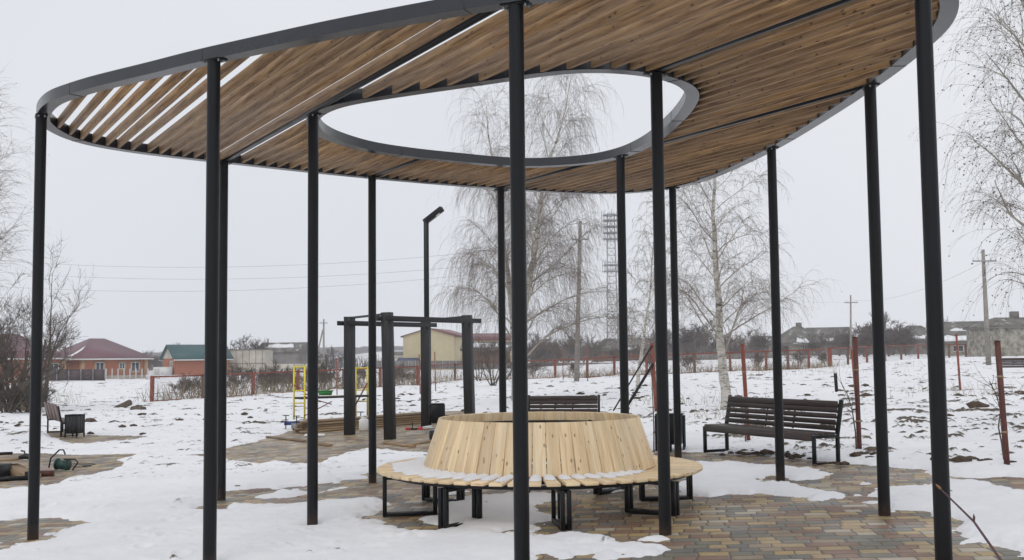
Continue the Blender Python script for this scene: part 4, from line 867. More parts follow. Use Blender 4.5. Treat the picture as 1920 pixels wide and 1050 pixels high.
def house(name, loc, rz, w_, d_, eave, rise, label, wall='brick', roof='purple', kind='hip', ridge=.2, over=.5, wins=(), trim=None, plinth=None, chimney=False, snow=None, cat='house', fas='frame'):
    h = thing(name, loc, rz, label, cat)
    x, y = w_/2, d_/2; m = MB(); c = [(-x, -y), (x, -y), (x, y), (-x, y)]
    for i in range(4):
        a, b = c[i], c[(i+1) % 4]; m.wall([(*a, 0), (*b, 0), (*b, eave), (*a, eave)])
    if kind == 'gable':
        for s_ in (-1, 1): m.wall([(s_*x, -s_*-y*1 if False else -y, eave), (s_*x, y, eave), (s_*x, 0, eave+rise)])
    m.build('wall', wall, h)
    ox, oy = x+over, y+over; dz = rise*over/(y); m = MB(); ez = eave-dz*.5+.05
    if kind == 'hip':
        rx = max(x-y, 0)+ridge
        A, B, C_, D = [Vector((sx_*ox, sy_*oy, ez)) for sx_, sy_ in ((-1, -1), (1, -1), (1, 1), (-1, 1))]; E1 = Vector((-rx, 0, eave+rise)); E2 = Vector((rx, 0, eave+rise))
        for f in ([A, B, E2, E1], [B, C_, E2], [C_, D, E1, E2], [D, A, E1]): m.wall(f)
    else:
        for s_ in (-1, 1):
            A = Vector((-ox, s_*oy, ez)); B = Vector((ox, s_*oy, ez)); E2 = Vector((ox, 0, eave+rise+.05)); E1 = Vector((-ox, 0, eave+rise+.05)); m.wall([A, B, E2, E1] if s_ < 0 else [B, A, E1, E2])
    r_ = m.build('roof', roof, h); so_ = r_.modifiers.new('thick', 'SOLIDIFY'); so_.thickness = .10; so_.offset = -1
    m = MB(); 
    if kind == 'hip':
        for i in range(4):
            cc = [(-ox, -oy), (ox, -oy), (ox, oy), (-ox, oy)]; a, b = cc[i], cc[(i+1) % 4]; m.beam((*a, ez-.16), (*b, ez-.16), .06, .18)
    else:
        for s_ in (-1, 1): m.beam((-ox, s_*oy, ez-.14), (ox, s_*oy, ez-.14), .06, .16)
    m.build('fascia', fas, h)
    if plinth:
        m = MB()
        for i in range(4):
            a, b = c[i], c[(i+1) % 4]; n_ = (Vector((*b, 0))-Vector((*a, 0))).normalized(); o_ = Vector((n_.y, -n_.x, 0))*.05; m.beam(Vector((*a, .3))+o_, Vector((*b, .3))+o_, .1, .62)
        m.build('plinth', plinth, h)
    for (fc, u, z, ww, hh) in wins:
        if fc == 0: windowp(h, (0, 0, 0), (u, -y, z), (1, 0, 0), (0, -1, 0), ww, hh, trim)
        if fc == 3: windowp(h, (0, 0, 0), (-x, u, z), (0, 1, 0), (-1, 0, 0), ww, hh, trim)
        if fc == 1: windowp(h, (0, 0, 0), (x, u, z), (0, 1, 0), (1, 0, 0), ww, hh, trim)
    if trim:
        for (sx_, sy_) in ((-1, -1), (1, -1), (-1, 1), (1, 1)):
            m = MB(); m.beam((sx_*x*1.001, sy_*y*1.001, .62), (sx_*x*1.001, sy_*y*1.001, eave-.1), .5, .5, up=(0, 1, 0)); m.build('corner_trim', trim, h)
    if chimney: m = MB(); m.box((x*.15, y*.1, eave+rise+.1), .7, .7, 1.1); m.build('chimney', 'greywall', h)
    if snow:
        for (u0, u1, v0, v1) in snow:      # patches of snow on the front slope
            m = MB(); pts = []
            A = Vector((-ox, -oy, ez)); B = Vector((ox, -oy, ez)); E1 = Vector((-(ox if kind != 'hip' else max(x-y, 0)+ridge), 0, eave+rise+.05)); E2 = Vector((-E1.x, 0, E1.z)); up_ = Vector((0, -rise, oy)).normalized()*.11
            N_ = 10; top = []; bot = []
            rs_ = random.Random(int(u0*100))
            for i in range(N_+1):
                u = u0+(u1-u0)*i/N_; vb = v0+rs_.uniform(-.02, .02); vt = v1+rs_.uniform(-.07, .07)*(1 if 0 < i < N_ else 0)
                if i in (0, N_): vt = v0+.03
                P_ = lambda u, v: (A.lerp(B, u)).lerp(E1.lerp(E2, u), v)+up_
                bot.append(P_(u, vb)); top.append(P_(u, vt))
            for i in range(N_): m.face([bot[i], bot[i+1], top[i+1], top[i]])
            s2_ = m.build('roof_snow', 'snow', h); q_ = s2_.modifiers.new('thick', 'SOLIDIFY'); q_.thickness = .1; q_.offset = -1
    return h
def hp(px, py, d): q = at(px, py, d); return Vector((q.x, q.y, q.z))
L0 = hp(181, 712, 152); house('brick_house', L0, R(51), 9.4, 9.0, 3.15, 2.55, 'orange brick house with a plum hipped roof and white framed windows', ridge=.9, wins=((0, -2.2, 1.75, 1.15, 1.3), (0, 1.1, 1.9, .75, .85), (0, 3.1, 1.75, 1.15, 1.3), (3, 2.6, 1.6, 1.0, 1.5)), trim='trim', plinth='blocks', over=.8)
m = MB(L0); L1_ = hp(8, 716, 140); house('brick_house', L1_, R(48), 10.5, 10, 3.2, 2.9, 'second orange brick house half hidden by bare trees at the left edge', ridge=1.2, wins=((0, 1.5, 1.7, 1.2, 1.2), (0, 4, 1.7, 1.2, 1.2)), trim='trim', plinth='blocks', over=.7)
# snow slide on the plum roof
m = MB(L0); pts = []; u_ = Matrix.Rotation(R(51), 3, 'Z')
def rp_(x, t, up_=.09):   # point on the left (-x) roof slope: x along eave (local y), t up the slope
    A = Vector((-5.5, x, 3.05)); E = Vector((-.9, 0, 5.7)); base = Vector((-5.5, x, 2.9)).lerp(Vector((-.9, x*.12, 5.7)), t); return u_@(base+Vector((-.03, 0, up_)))+L0
prev = None
for i in range(15):
    y_ = 4.6-i*.62; t1 = .10+.05*math.sin(i*1.3); 
    if i > 10: t1 = [.2, .34, .5, .62][min(i-11, 3)]
    cur = (rp_(y_, .02 if i < 12 else (i-11)*.13), rp_(y_, t1+.02 if i < 14 else .6))
    if prev: m.face([prev[0], cur[0], cur[1], prev[1]])
    prev = cur
h0 = [o for o in bpy.data.objects if o.name == 'brick_house'][0]
ms = MB(); ms.v = [tuple(u_.transposed()@(Vector(v)-L0)) for v in m.v]; ms.f = m.f; ms.bc = m.bc; o = ms.build('roof_snow', 'snow', h0); q_ = o.modifiers.new('thick', 'SOLIDIFY'); q_.thickness = .08
L2_ = hp(368, 702, 168); house('green_roofed_house', L2_, R(38), 8.5, 5.0, 2.5, 2.0, 'small brick house with a green metal roof and a pale boarded gable', wall='brick', roof='greenroof', kind='gable', over=.5, wins=((3, -1.0, 1.2, .9, 1.8),), chimney=False)
gg = [o for o in bpy.data.objects if o.name.startswith('green_roofed_house')][0]; m = MB(); m.wall([(-4.32, 2.5, 2.45), (-4.32, -2.5, 2.45), (-4.32, 0, 4.4)]); m.build('gable_boards', 'blocks', gg)
m = MB(); m.box((-5.6, -1.0, .6), 2.0, 2.4, 1.2); m.build('porch', 'frame', gg)
def wallbox(name, x0, x1, ytop, ybot, d, dep, mat, label, cat, roofm=None, rz=0):
    a = at(x0, ybot, d); b = at(x1, ybot, d); t = at((x0+x1)/2, ytop, d); c = (a+b)/2; hgt = t.z-c.z; o = thing(name, c, rz, label, cat)
    m = MB(); W = (b-a).length; m.wall([(-W/2, 0, 0), (W/2, 0, 0), (W/2, 0, hgt), (-W/2, 0, hgt)]); m.wall([(W/2, 0, 0), (W/2, dep, 0), (W/2, dep, hgt), (W/2, 0, hgt)]); m.wall([(-W/2, dep, 0), (-W/2, 0, 0), (-W/2, 0, hgt), (-W/2, dep, hgt)]); m.wall([(W/2, dep, 0), (-W/2, dep, 0), (-W/2, dep, hgt), (W/2, dep, hgt)]); m.build('wall', mat, o)
    m = MB(); m.box((0, dep/2, hgt+.06), W+.3, dep+.3, .12); m.build('roof', roofm or 'slate', o)
    return o, W, hgt
o, W, hg = wallbox('block_wall_building', 424, 498, 656, 700, 172, 5, 'blocks', 'pale building of large concrete blocks next to the green roofed house', 'building')
for k in range(6): m = MB(); m.beam((-W/2+W*(k+.5)/6, -.03, .02), (-W/2+W*(k+.5)/6, -.03, hg-.05), .05, .03, up=(0, 1, 0)); m.build('joint', 'greywall', o)
m = MB(); m.box((0, -.03, hg*.42), W*.995, .05, .06); m.build('joint', 'greywall', o)
house('grey_shed', hp(534, 690, 205), R(-14), 8.6, 6, 3.2, 1.5, 'long weathered grey shed with a strip of snow on its roof', wall='greywall', roof='slate', kind='gable', over=.4, snow=((.15, .8, .35, .75),), cat='shed', fas='greywall')
house('cream_warehouse', hp(824, 694, 200), R(90-11), 15, 9.2, 6.1, 1.35, 'large cream clad building with a low gable and one small window', wall='cream', roof='maroon', kind='gable', over=.35, wins=((3, .2, 3.9, 1.0, 1.3),), cat='warehouse', fas='maroon')
house('long_warehouse', hp(905, 694, 232), R(-4), 13, 9, 6.4, 1.3, 'long cream building with a maroon roof beside the cream warehouse', wall='cream', roof='maroon', kind='gable', over=.3, cat='warehouse', fas='maroon')
house('lean_to_shed', hp(912, 692, 180), R(-6), 7.4, 4, 3.2, 1.2, 'low brown shed with snow on its roof in front of the long cream building', wall='postbrown', roof='slate', kind='gable', over=.3, snow=((.03, .97, .25, .8),), cat='shed', fas='greywall')
house('blue_roofed_shed', hp(766, 692, 190), R(35), 3.2, 3, 1.0, .9, 'small shed with a dark blue sloping roof left of the cream warehouse', wall='greywall', roof='bluedark', kind='gable', over=.3, cat='shed', fas='greywall')
house('white_shed', hp(742, 690, 210), R(0), 3.4, 3, 2.4, .7, 'small whitish shed left of the blue roofed shed', wall='blocks', roof='slate', kind='gable', over=.2, cat='shed')
house('olive_hangar', hp(1180, 690, 215), R(-8), 13.5, 9, 3.6, 2.2, 'long low olive grey hangar seen between the pergola columns', wall='postbrown', roof='slate', kind='hip', ridge=2.5, over=.4, snow=((.45, .8, .02, .2),), cat='hangar', fas='greywall')
house('slate_roofed_house', hp(1497, 664, 185), R(28), 7.2, 6.4, 1.9, 2.75, 'old grey house with a steep slate roof and a small chimney right of the birch', wall='plaster', roof='slate', kind='hip', ridge=.5, over=.5, chimney=True, wins=((0, .8, 1.1, .8, .9), (0, -1.6, 1.1, .8, .9)), snow=((.05, .4, .05, .25),), fas='greywall')
house('slate_roofed_house', hp(1450, 664, 210), R(0), 7, 6, 2, 1.4, 'low grey house with snow on the roof left of the steep slate roof', wall='greywall', roof='slate', kind='gable', over=.4, snow=((.1, .9, .1, .7),), fas='greywall')
house('slate_roofed_house', hp(1553, 664, 215), R(-20), 7.5, 6, 2.6, 2.6, 'grey house with a gabled roof right of the steep slate roof', wall='greywall', roof='slate', kind='gable', over=.4, snow=((.05, .95, .0, .22),), fas='greywall')
house('slate_roofed_house', hp(1716, 664, 200), R(15), 7.0, 6, 2.8, 2.4, 'grey house behind bushes between the two rightmost columns', wall='greywall', roof='slate', kind='hip', ridge=1, over=.4, snow=((.1, .9, .02, .2),), fas='greywall')
house('long_barn', hp(1815, 671, 140), R(-24), 8.5, 6, 2.3, 2.3, 'long low barn with snow strips on a sagging slate roof at the right', wall='plaster', roof='slate', kind='gable', over=.6, snow=((.03, .85, .0, .24), (.3, .95, .5, .62)), cat='barn', wins=((0, -1.0, 1.2, 1.2, .8),), fas='greywall')
h_ = house('plastered_house', hp(1900, 672, 118), R(10), 7.0, 6, 3.4, 1.0, 'pale rough plastered house at the right edge', wall='plaster', roof='slate', kind='hip', ridge=1.5, over=.25, chimney=True, fas='greywall')
# board fences and walls around the yards
def panel_fence(x0, x1, ytop, ybot, d, mat, label, n, name='board_fence', posts='galv', rz=0):
    a = hp(x0, ybot, d); b = hp(x1, ybot, d); hgt = at((x0+x1)/2, ytop, d).z-(a.z+b.z)/2; f = thing(name, a, 0, label, 'fence')
    for i in range(n):
        p = a.lerp(b, i/n); q = a.lerp(b, (i+1)/n); m = MB(a); m.beam(p+Vector((.03, 0, hgt/2)), q+Vector((-.03, 0, hgt/2)), .04, hgt*.96); m.build('panel', mat, f)
    for i in range(n+1):
        p = a.lerp(b, i/n); m = MB(a); m.beam(p+Vector((0, -.05, 0)), p+Vector((0, -.05, hgt)), .09, .05, up=(0, 1, 0)); m.build('fence_post', posts, f)
    return f
panel_fence(84, 197, 692, 714, 134, 'darkfence', 'dark brown sheet metal fence in front of the plum roofed house', 5, 'sheet_fence')
f = panel_fence(199, 300, 691, 711, 137, 'mesh', 'light wire fence with pale posts to the right of the dark sheet fence', 9, 'wire_fence', 'frame')
panel_fence(690, 868, 676, 692, 172, 'greywall', 'long grey board fence in front of the cream warehouse', 14)
panel_fence(870, 1240, 680, 692, 172, 'greywall', 'low grey board fence in front of the olive hangar and sheds', 20)
panel_fence(500, 600, 682, 694, 170, 'blocks', 'pale concrete wall behind the yellow scaffold', 5, 'concrete_wall', 'blocks')
panel_fence(1246, 1460, 664, 676, 175, 'greywall', 'grey board fence behind the birch and the right bench', 12)
# ================================================================== POLES, TOWER, WIRES
def upole(px, py, pyt, d, label, arm=.8, armz=.9, r=.14, mat='concrete', lean=0, double=False, top=None):
    b = at(px, py, d); b.z = g(b.x, b.y); t = at(px+lean, pyt, d); h = t.z-b.z; o = thing('utility_pole', b, 0, label, 'utility pole')
    m = MB(); m.beam((0, 0, 0), (t.x-b.x, 0, h), r*2, r*1.8, w1=r*1.15, h1=r*1.1); m.build('pole', mat, o)
    z = h*armz; x_ = (t.x-b.x)*armz; m = MB(); m.beam((x_-arm, -r-.02, z), (x_+arm, -r-.02, z), .1, .1); m.build('cross_arm', 'galv', o)
    for s_ in (-1, -.55, .55, 1):
        m = MB(); m.tube([(x_+s_*arm*.95, -r-.02, z+.052), (x_+s_*arm*.95, -r-.02, z+.26)], [.035, .05], 8); m.build('insulator', 'frame', o)
    return b, h, o
pb, ph_, _ = upole(1081, 708, 415, 72, 'tall concrete utility pole with a cross arm behind the drooping birch', .55, .885, .17, lean=7)
b2, h2_, o2 = upole(607, 694, 598, 135, 'small utility pole with a slanting strut behind the scaffold', .5, .93, .14)
m = MB(); m.beam((-1.5, 0, 0), (-.1, 0, h2_*.82), .16, .16); m.build('strut', 'concrete', o2)
upole(1595, 664, 553, 125, 'thin grey utility pole with a cross arm above the right houses', .75, .88, .11)
upole(1853, 668, 468, 78, 'leaning old utility pole with a cross arm at the right behind twigs', .85, .90, .15, lean=-10)
def wire(p, q, sag, label, r=.012):
    o0 = p.copy(); m = MB(o0); pts = []
    for i in range(25): t = i/24; pts.append(p.lerp(q, t)-Vector((0, 0, sag*4*t*(1-t))))
    m.tube(pts, r, 4, cap=False); o = m.build('power_line', 'cable'); o.location = o0; tag(o, label, 'power line', 'overhead power lines')
for (yl, ym, label) in ((476, 455, 'uppermost power line crossing the sky on the left'), (498, 478, 'middle power line crossing the sky on the left'), (527, 492, 'lowest power line crossing the sky on the left')):
    p = at(-200, yl-6, 78); q = at(1085, ym-3, 72); q = Vector((pb.x+(-.5 if ym < 470 else .5), 72, q.z)); wire(p, q, 1.45, label, .010)
wire(at(1088, 500, 72), at(1600, 566, 125), .8, 'power line between the tall concrete pole and the thin pole on the right', .009)
wire(at(1600, 563, 125), at(1846, 490, 78), .9, 'power line between the two poles at the right', .010); wire(at(1846, 492, 78), at(2300, 420, 60), .5, 'power line leaving the picture to the right of the leaning pole', .009)
# lattice mast
tb = at(1150, 690, 300); tt = at(1147, 400, 300); th = tt.z-tb.z; tw = thing('lattice_mast', tb, 0, 'tall lattice communications mast with ring platforms seen through the birch', 'mast')
W0, W1 = 1.6, .95
def leg(i, z): w_ = (W0+(W1-W0)*z/th); return Vector(((-1 if i in (0, 3) else 1)*w_, (-1 if i in (0, 1) else 1)*w_, z))
for i in range(4): m = MB(); m.beam(leg(i, 0), leg(i, th), .14, .14); m.build('leg', 'galv', tw)
NZ = 22; m = MB()
for k in range(NZ):
    z0, z1 = th*k/NZ, th*(k+1)/NZ
    for i in range(4):
        j = (i+1) % 4; m.beam(leg(i, z0), leg(j, z1), .06, .06); m.beam(leg(j, z0), leg(i, z1), .06, .06); m.beam(leg(i, z1), leg(j, z1), .1, .1)
m.build('lattice', 'galv', tw)
for f in (.62, .66, .83, .87, .91, .95, .985):
    m = MB(); z = th*f; n = 16; A = [(2.3*math.cos(2*math.pi*i/n), 2.3*math.sin(2*math.pi*i/n)) for i in range(n)]; B = [(1.3*math.cos(2*math.pi*i/n), 1.3*math.sin(2*math.pi*i/n)) for i in range(n)]; m.ring(A, B, z, z+.25); m.build('platform', 'galv', tw)
    for i in range(0, 8):
        a = 2*math.pi*i/8; m = MB(); m.beam((2.5*math.cos(a), 2.5*math.sin(a), z-.3), (2.5*math.cos(a), 2.5*math.sin(a), z+1.5), .13, .10); m.build('antenna', 'galv', tw)
# ================================================================== TREES
def rv(rg, s=1): return Vector((rg.gauss(0, s), rg.gauss(0, s), rg.gauss(0, s)))
def path(rg, p, d, L_, n, wob, grav, lift=0, drop=0):
    """n segments; gravity bends the tip downwards, lift bends it upwards"""
    pts = [p.copy()]; d = d.normalized()
    for i in range(n):
        d = (d+rv(rg, wob)+Vector((0, 0, lift-grav*(i/n)**1.3-drop))).normalized(); p = p+d*(L_/n); pts.append(p.copy())
    return pts
def along(pts, t):
    x = t*(len(pts)-1); i = min(int(x), len(pts)-2); return pts[i].lerp(pts[i+1], x-i), (pts[i+1]-pts[i]).normalized()
def birch(loc, Hh, r0, seed, label, spread=.3, trunk_pts=None, n1=34, droop=1.0, tw=1.0, twr=.006, low=.14, specks=1, clip=None, name='birch_tree', group=None, up_=.9, bark='bark', tl=1.0):
    rg = random.Random(seed); loc = Vector(loc); t = thing(name, loc, 0, label, 'birch tree', group)
    if trunk_pts is None:
        trunk_pts = [Vector((0, 0, -.1))]; d = Vector((0, 0, 1)); p = Vector((0, 0, -.1))
        for i in range(12): d = (d+Vector((rg.gauss(0, .045), rg.gauss(0, .045), .05))).normalized(); p = p+d*(Hh+.1)/12; trunk_pts.append(p.copy())
    n = len(trunk_pts); rad = [r0*(1-.93*(i/(n-1))**.85) for i in range(n)]
    m = MB(); fine = []; fr_r = []
    for i in range(n-1):
        for k in range(3): fine.append(trunk_pts[i].lerp(trunk_pts[i+1], k/3)+rv(rg, r0*.05)); fr_r.append((rad[i]+(rad[i+1]-rad[i])*k/3)*(1+rg.uniform(-.06, .06)))
    fine.append(trunk_pts[-1]); fr_r.append(rad[-1]); fr_r[0] *= 1.35; fr_r[1] *= 1.12
    m.tube(fine, fr_r, 12); tk = m.build('trunk', bark, t, smooth=True)
    limbs = MB(); crown = MB(); leaf = MB(); az = rg.uniform(0, 6)
    def R_(tt): return r0*(1-.93*tt**.85)
    def speck(p):
        s_ = rg.uniform(.008, .018)*specks; a = rv(rg, 1).normalized()*s_; b = rv(rg, 1).normalized()*s_*.7; leaf.face([p-a, p-b, p+a, p+b])
    def twigs(br, cnt, L0):
        for _ in range(cnt):
            tt = rg.uniform(.15, 1.0)**.8; p, d = along(br, tt); side = rv(rg, .6); L_ = L0*rg.uniform(.4, 1.15)
            dd = (d*.8+side+Vector((0, 0, .15))).normalized(); w = path(rg, p, dd, L_, 7, .07, .95*droop, 0, .05*droop)
            r_ = twr*rg.uniform(.6, 1.1); crown.tube(w, [r_*1.25, r_*1.1, r_, r_*.9, r_*.8, r_*.7, r_*.6, r_*.4], 3, cap=False)
            for _2 in range(rg.randint(2, 3)):
                p2, d2 = along(w, rg.uniform(.2, .85)); w2 = path(rg, p2, (d2+rv(rg, .4)).normalized(), L_*rg.uniform(.25, .5), 4, .09, .8*droop, 0, .12*droop)
                crown.tube(w2, [r_*.7, r_*.6, r_*.55, r_*.5, r_*.35], 3, cap=False)
                if specks and rg.random() < .7: speck(w2[-1])
            if specks:
                for _3 in range(rg.randint(1, 3)): speck(along(w, rg.uniform(.3, 1))[0]+rv(rg, .01))
    for k in range(n1):
        f = low+(1-low)*((k+rg.random())/n1)**.92; f = min(f, .985); p, d = along(trunk_pts, f); az += 2.4+rg.uniform(-.5, .5)
        el = R(rg.uniform(22, 48))+R(20)*f; L1 = Hh*spread*(1.12-.80*f)*rg.uniform(.75, 1.15); dd = Vector((math.cos(az)*math.cos(el), math.sin(az)*math.cos(el), math.sin(el)))
        if clip and dd.dot(clip) > .3: L1 *= .5
        br = path(rg, p, dd, L1, 10, .09, .24*droop, .06*up_); r1 = max(R_(f)*rg.uniform(.20, .31), twr*1.8)
        limbs.tube(br, [max(r1*(1-.85*i/10), twr) for i in range(11)], 6, cap=False)
        ns = max(3, int(L1*3.0))
        for s_ in range(ns):
            tt = rg.uniform(.2, .98); p2, d2 = along(br, tt); sd_ = Vector((0, 0, 1)).cross(d2).normalized()*(1 if s_ % 2 else -1); L2 = L1*rg.uniform(.2, .45)*(1.15-tt*.5)
            b2 = path(rg, p2, (d2*.9+sd_*.75+Vector((0, 0, .25))).normalized(), L2, 7, .08, .5*droop, .03); r2 = max(r1*(1-.8*tt)*.55, twr*1.3)
            limbs.tube(b2, [max(r2*(1-.7*i/7), twr*.9) for i in range(8)], 4, cap=False); twigs(b2, int(max(2, L2*6.5*tw)), 1.05*tl*(.5+.5*min(1, Hh/10)))
        twigs(br, int(max(3, L1*4.0*tw)), 1.15*tl*(.5+.5*min(1, Hh/10)))
    lb = limbs.build('branches', 'limb', t, smooth=True); cr_ = crown.build('twigs', 'twig', t)
    if leaf.f: leaf.build('catkins', 'leaf' if specks < 1.05 else 'twigdark', t)
    return t
def ipath(pts, d, base):
    r = []
    for (x, y) in pts: q = at(x, y, d); r.append(q-base)
    r[0].z = -.15; return r
# right birch behind the bench
d = 30.5; b = at(1363, 768, d); b.z = g(b.x, b.y)
birch(b, 8.9, .155, 7, 'white trunked birch with thin spreading twigs behind the dark brown bench', .31, ipath([(1363, 768), (1360, 725), (1354, 680), (1350, 640), (1349, 600), (1347, 550), (1343, 500), (1340, 450), (1337, 400), (1340, 350), (1342, 300), (1345, 240), (1347, 190)], d, b), n1=38, droop=.8, tw=2.1, twr=.0034, low=.15, specks=1.0, tl=1.05)
# big drooping birch in the middle
d = 41; b = at(973, 752, d); b.z = g(b.x, b.y)
birch(b, 12.2, .18, 12, 'large weeping birch with long hanging twigs behind the middle columns', .33, ipath([(973, 752), (974, 690), (976, 640), (980, 590), (990, 540), (1000, 490), (1006, 450), (1010, 410), (1016, 360), (1030, 300), (1048, 250), (1060, 205), (1070, 150)], d, b), n1=44, droop=1.3, tw=1.85, twr=.0038, low=.08, specks=1.0, tl=1.5)
# second leader of the weeping birch is its own slender neighbour
d = 43; b = at(968, 745, d); b.z = g(b.x, b.y)
birch(b, 10.6, .16, 15, 'slender birch leaning left out of the same clump as the weeping birch', .30, ipath([(968, 745), (965, 660), (960, 580), (950, 500), (940, 430), (932, 370), (925, 310), (915, 250), (912, 200)], d, b), n1=22, droop=1.3, tw=1.7, twr=.0038, low=.25, specks=1.0, tl=1.5)
# thin birch between the two middle right columns
d = 56; b = at(1196, 702, d); b.z = g(b.x, b.y)
birch(b, 9.2, .11, 22, 'thin faint birch standing between the mast and the white birch', .30, None, n1=24, droop=1.1, tw=1.0, twr=.008, low=.12, specks=0)
# right edge birch, nearer
d = 17.5; b = Vector(((2003-960)/2057*d, d, 0)); b.z = g(b.x, b.y)
birch(b, 11.5, .17, 31, 'birch at the right edge whose dark catkin covered twigs reach over the field', .215, None, n1=50, droop=.75, tw=2.2, twr=.0026, low=.16, specks=1.35)
# left edge birch
d = 27; b = Vector(((-75-960)/2057*d, d, 0)); b.z = g(b.x, b.y)
birch(b, 8.2, .15, 44, 'birch at the left edge with only its outer twigs in the picture', .30, None, n1=38, droop=.3, tw=1.8, twr=.0036, low=.3, specks=1.0)
# ---- ordinary bare trees and bushes
def bare(loc, Hh, seed, label=None, stems=4, spread=.5, r0=.09, depth=4, twr=.01, mat='darkbark', tmat='twigdark', name='bare_tree', cat='tree', group=None, kids=(3, 5), up_=.12, el0=55):
    rg = random.Random(seed); t = thing(name, loc, 0, label, cat, group); big = MB(); small = MB()
    def grow(p, d, L_, r, lev):
        n = 6 if lev < 2 else 4; pts = path(rg, p, d, L_, n, .10+.03*lev, 0, up_*(.5 if lev < 1 else .35)); mb = big if lev < 2 else small
        mb.tube(pts, [max(r*(1-.6*i/n), twr*.5) for i in range(n+1)], 7 if lev == 0 else 4 if lev < 2 else 3, cap=False)
        if lev >= depth: return
        for k in range(rg.randint(*kids)+(1 if lev else 0)):
            tt = rg.uniform(.3, 1.0) if lev else rg.uniform(.35, 1); p2, d2 = along(pts, tt); d3 = (d2+rv(rg, .52)).normalized(); grow(p2, d3, L_*rg.uniform(.45, .72), max(r*(1-.55*tt)*.6, twr), lev+1)
    for s_ in range(stems):
        az = 2*math.pi*s_/stems+rg.uniform(-.5, .5); el = R(rg.uniform(el0, 85)) if stems > 1 else R(88); grow(Vector((rg.uniform(-.1, .1)*stems*.3, rg.uniform(-.1, .1)*stems*.3, -.1)), Vector((math.cos(az)*math.cos(el), math.sin(az)*math.cos(el), math.sin(el))), Hh*.45*rg.uniform(.8, 1.1), r0*rg.uniform(.7, 1.1), 0)
    big.build('trunk' if stems == 1 else 'stems', mat, t, smooth=True); small.build('twigs', tmat, t); return t
def gloc(px, d): q = at(px, 700, d); return Vector((q.x, d, g(q.x, d)))
bare(gloc(45, 54), 8.4, 3, 'spreading bare fruit tree left of the plum roofed house', 5, r0=.13, depth=4, twr=.008, kids=(3, 3), up_=.22, mat='darkbark')
bare(gloc(84, 56), 9.4, 8, 'grey bare tree with upright shoots reaching right above the house', 3, r0=.10, depth=4, twr=.008, kids=(3, 3), up_=.3, mat='log')
bare(gloc(20, 52), 6.8, 5, 'dark gnarled tree at the left edge in front of the second house', 4, r0=.12, depth=4, twr=.010, kids=(3, 3), up_=.1)
bare(gloc(-20, 50), 5.2, 6, 'low dark tree cut by the left edge', 4, r0=.11, depth=4, twr=.013, kids=(3, 4), up_=.1)
bare(gloc(50, 50), 2.8, 9, 'dense dark bush at the foot of the left trees', 9, r0=.05, depth=3, twr=.012, kids=(4, 6), name='bare_bush', cat='bush', el0=40)
bare(gloc(10, 49), 3.4, 19, 'dense dark bush at the left edge behind the rail', 9, r0=.05, depth=3, twr=.012, kids=(4, 6), name='bare_bush', cat='bush', el0=40)
bare(gloc(925, 70), 4.6, 14, 'multi stemmed shrub with long straight shoots right of the last swing post', 9, r0=.05, depth=3, twr=.009, kids=(3, 4), up_=.15, name='bare_bush', cat='bush', el0=35)
bare(gloc(898, 88), 5.4, 17, 'thin bare tree in front of the cream warehouse', 4, r0=.05, depth=3, twr=.012, kids=(3, 5), up_=.2)
# low weeds and brush along the fence
def weeds(name, label, spots, seed, mat='weed', r=.006):
    rg = random.Random(seed); m = MB()
    for (x, y, n, w_, h_) in spots:
        p = gp(x, y)
        for i in range(n):
            q = Vector((p[0]+rg.gauss(0, w_), p[1]+rg.gauss(0, .35), 0)); q.z = g(q.x, q.y); d_ = Vector((rg.gauss(0, .3), rg.gauss(0, .3), 1)).normalized(); hh = h_*rg.uniform(.35, 1.1)
            m.tube([q, q+d_*hh*.5, q+d_*hh+Vector((rg.gauss(0, .08), 0, -.05*hh))], [r, r*.8, r*.3], 3, cap=False)
            if rg.random() < .6: a = q+d_*hh*rg.uniform(.4, .7); m.tube([a, a+Vector((rg.gauss(0, .15), rg.gauss(0, .1), rg.uniform(.1, .3)))], [r*.6, r*.3], 3, cap=False)
    o = m.build(name, mat, loc=(0, 0, 0)); tag(o, label, 'dry plants', None, 'stuff')
sp = []
for a_, b_ in zip(fl_, fl_[1:]):
    L_ = (b_-a_).length
    for k in range(6):
        q = a_.lerp(b_, (k+rng.random())/6); sp.append((q.x, q.y))
rgw = random.Random(77); m = MB()
for (x, y) in sp:
    for i in range(26):
        q = Vector((x+rgw.gauss(0, .8), y+rgw.gauss(0, .5)+.3, 0)); q.z = g(q.x, q.y); dd = Vector((rgw.gauss(0, .35), 0, 1)).normalized(); hh = rgw.uniform(.25, 1.0)*(1.3 if x < -5 else .8)
        m.tube([q, q+dd*hh*.5, q+dd*hh+Vector((rgw.gauss(0, .1), 0, 0))], [.012, .010, .005], 3, cap=False)
o = m.build('dry_weeds', 'weed', loc=(0, 0, 0)); tag(o, 'dry grass and weeds growing along the red mesh fence', 'dry plants', None, 'stuff')
weeds('dry_weeds', 'dry stalks by the left bench and under the right edge twigs', [(105, 760, 20, .5, .9), (140, 760, 14, .5, 1.0), (118, 755, 10, .3, 1.4), (1860, 745, 60, 1.6, .5), (1790, 735, 50, 1.5, .35), (1300, 760, 40, 1.2, .5), (1330, 790, 20, .5, .4), (1440, 700, 60, 2.5, .6), (1530, 705, 50, 3, .5), (1700, 690, 80, 5, .5)], 4, r=.007)
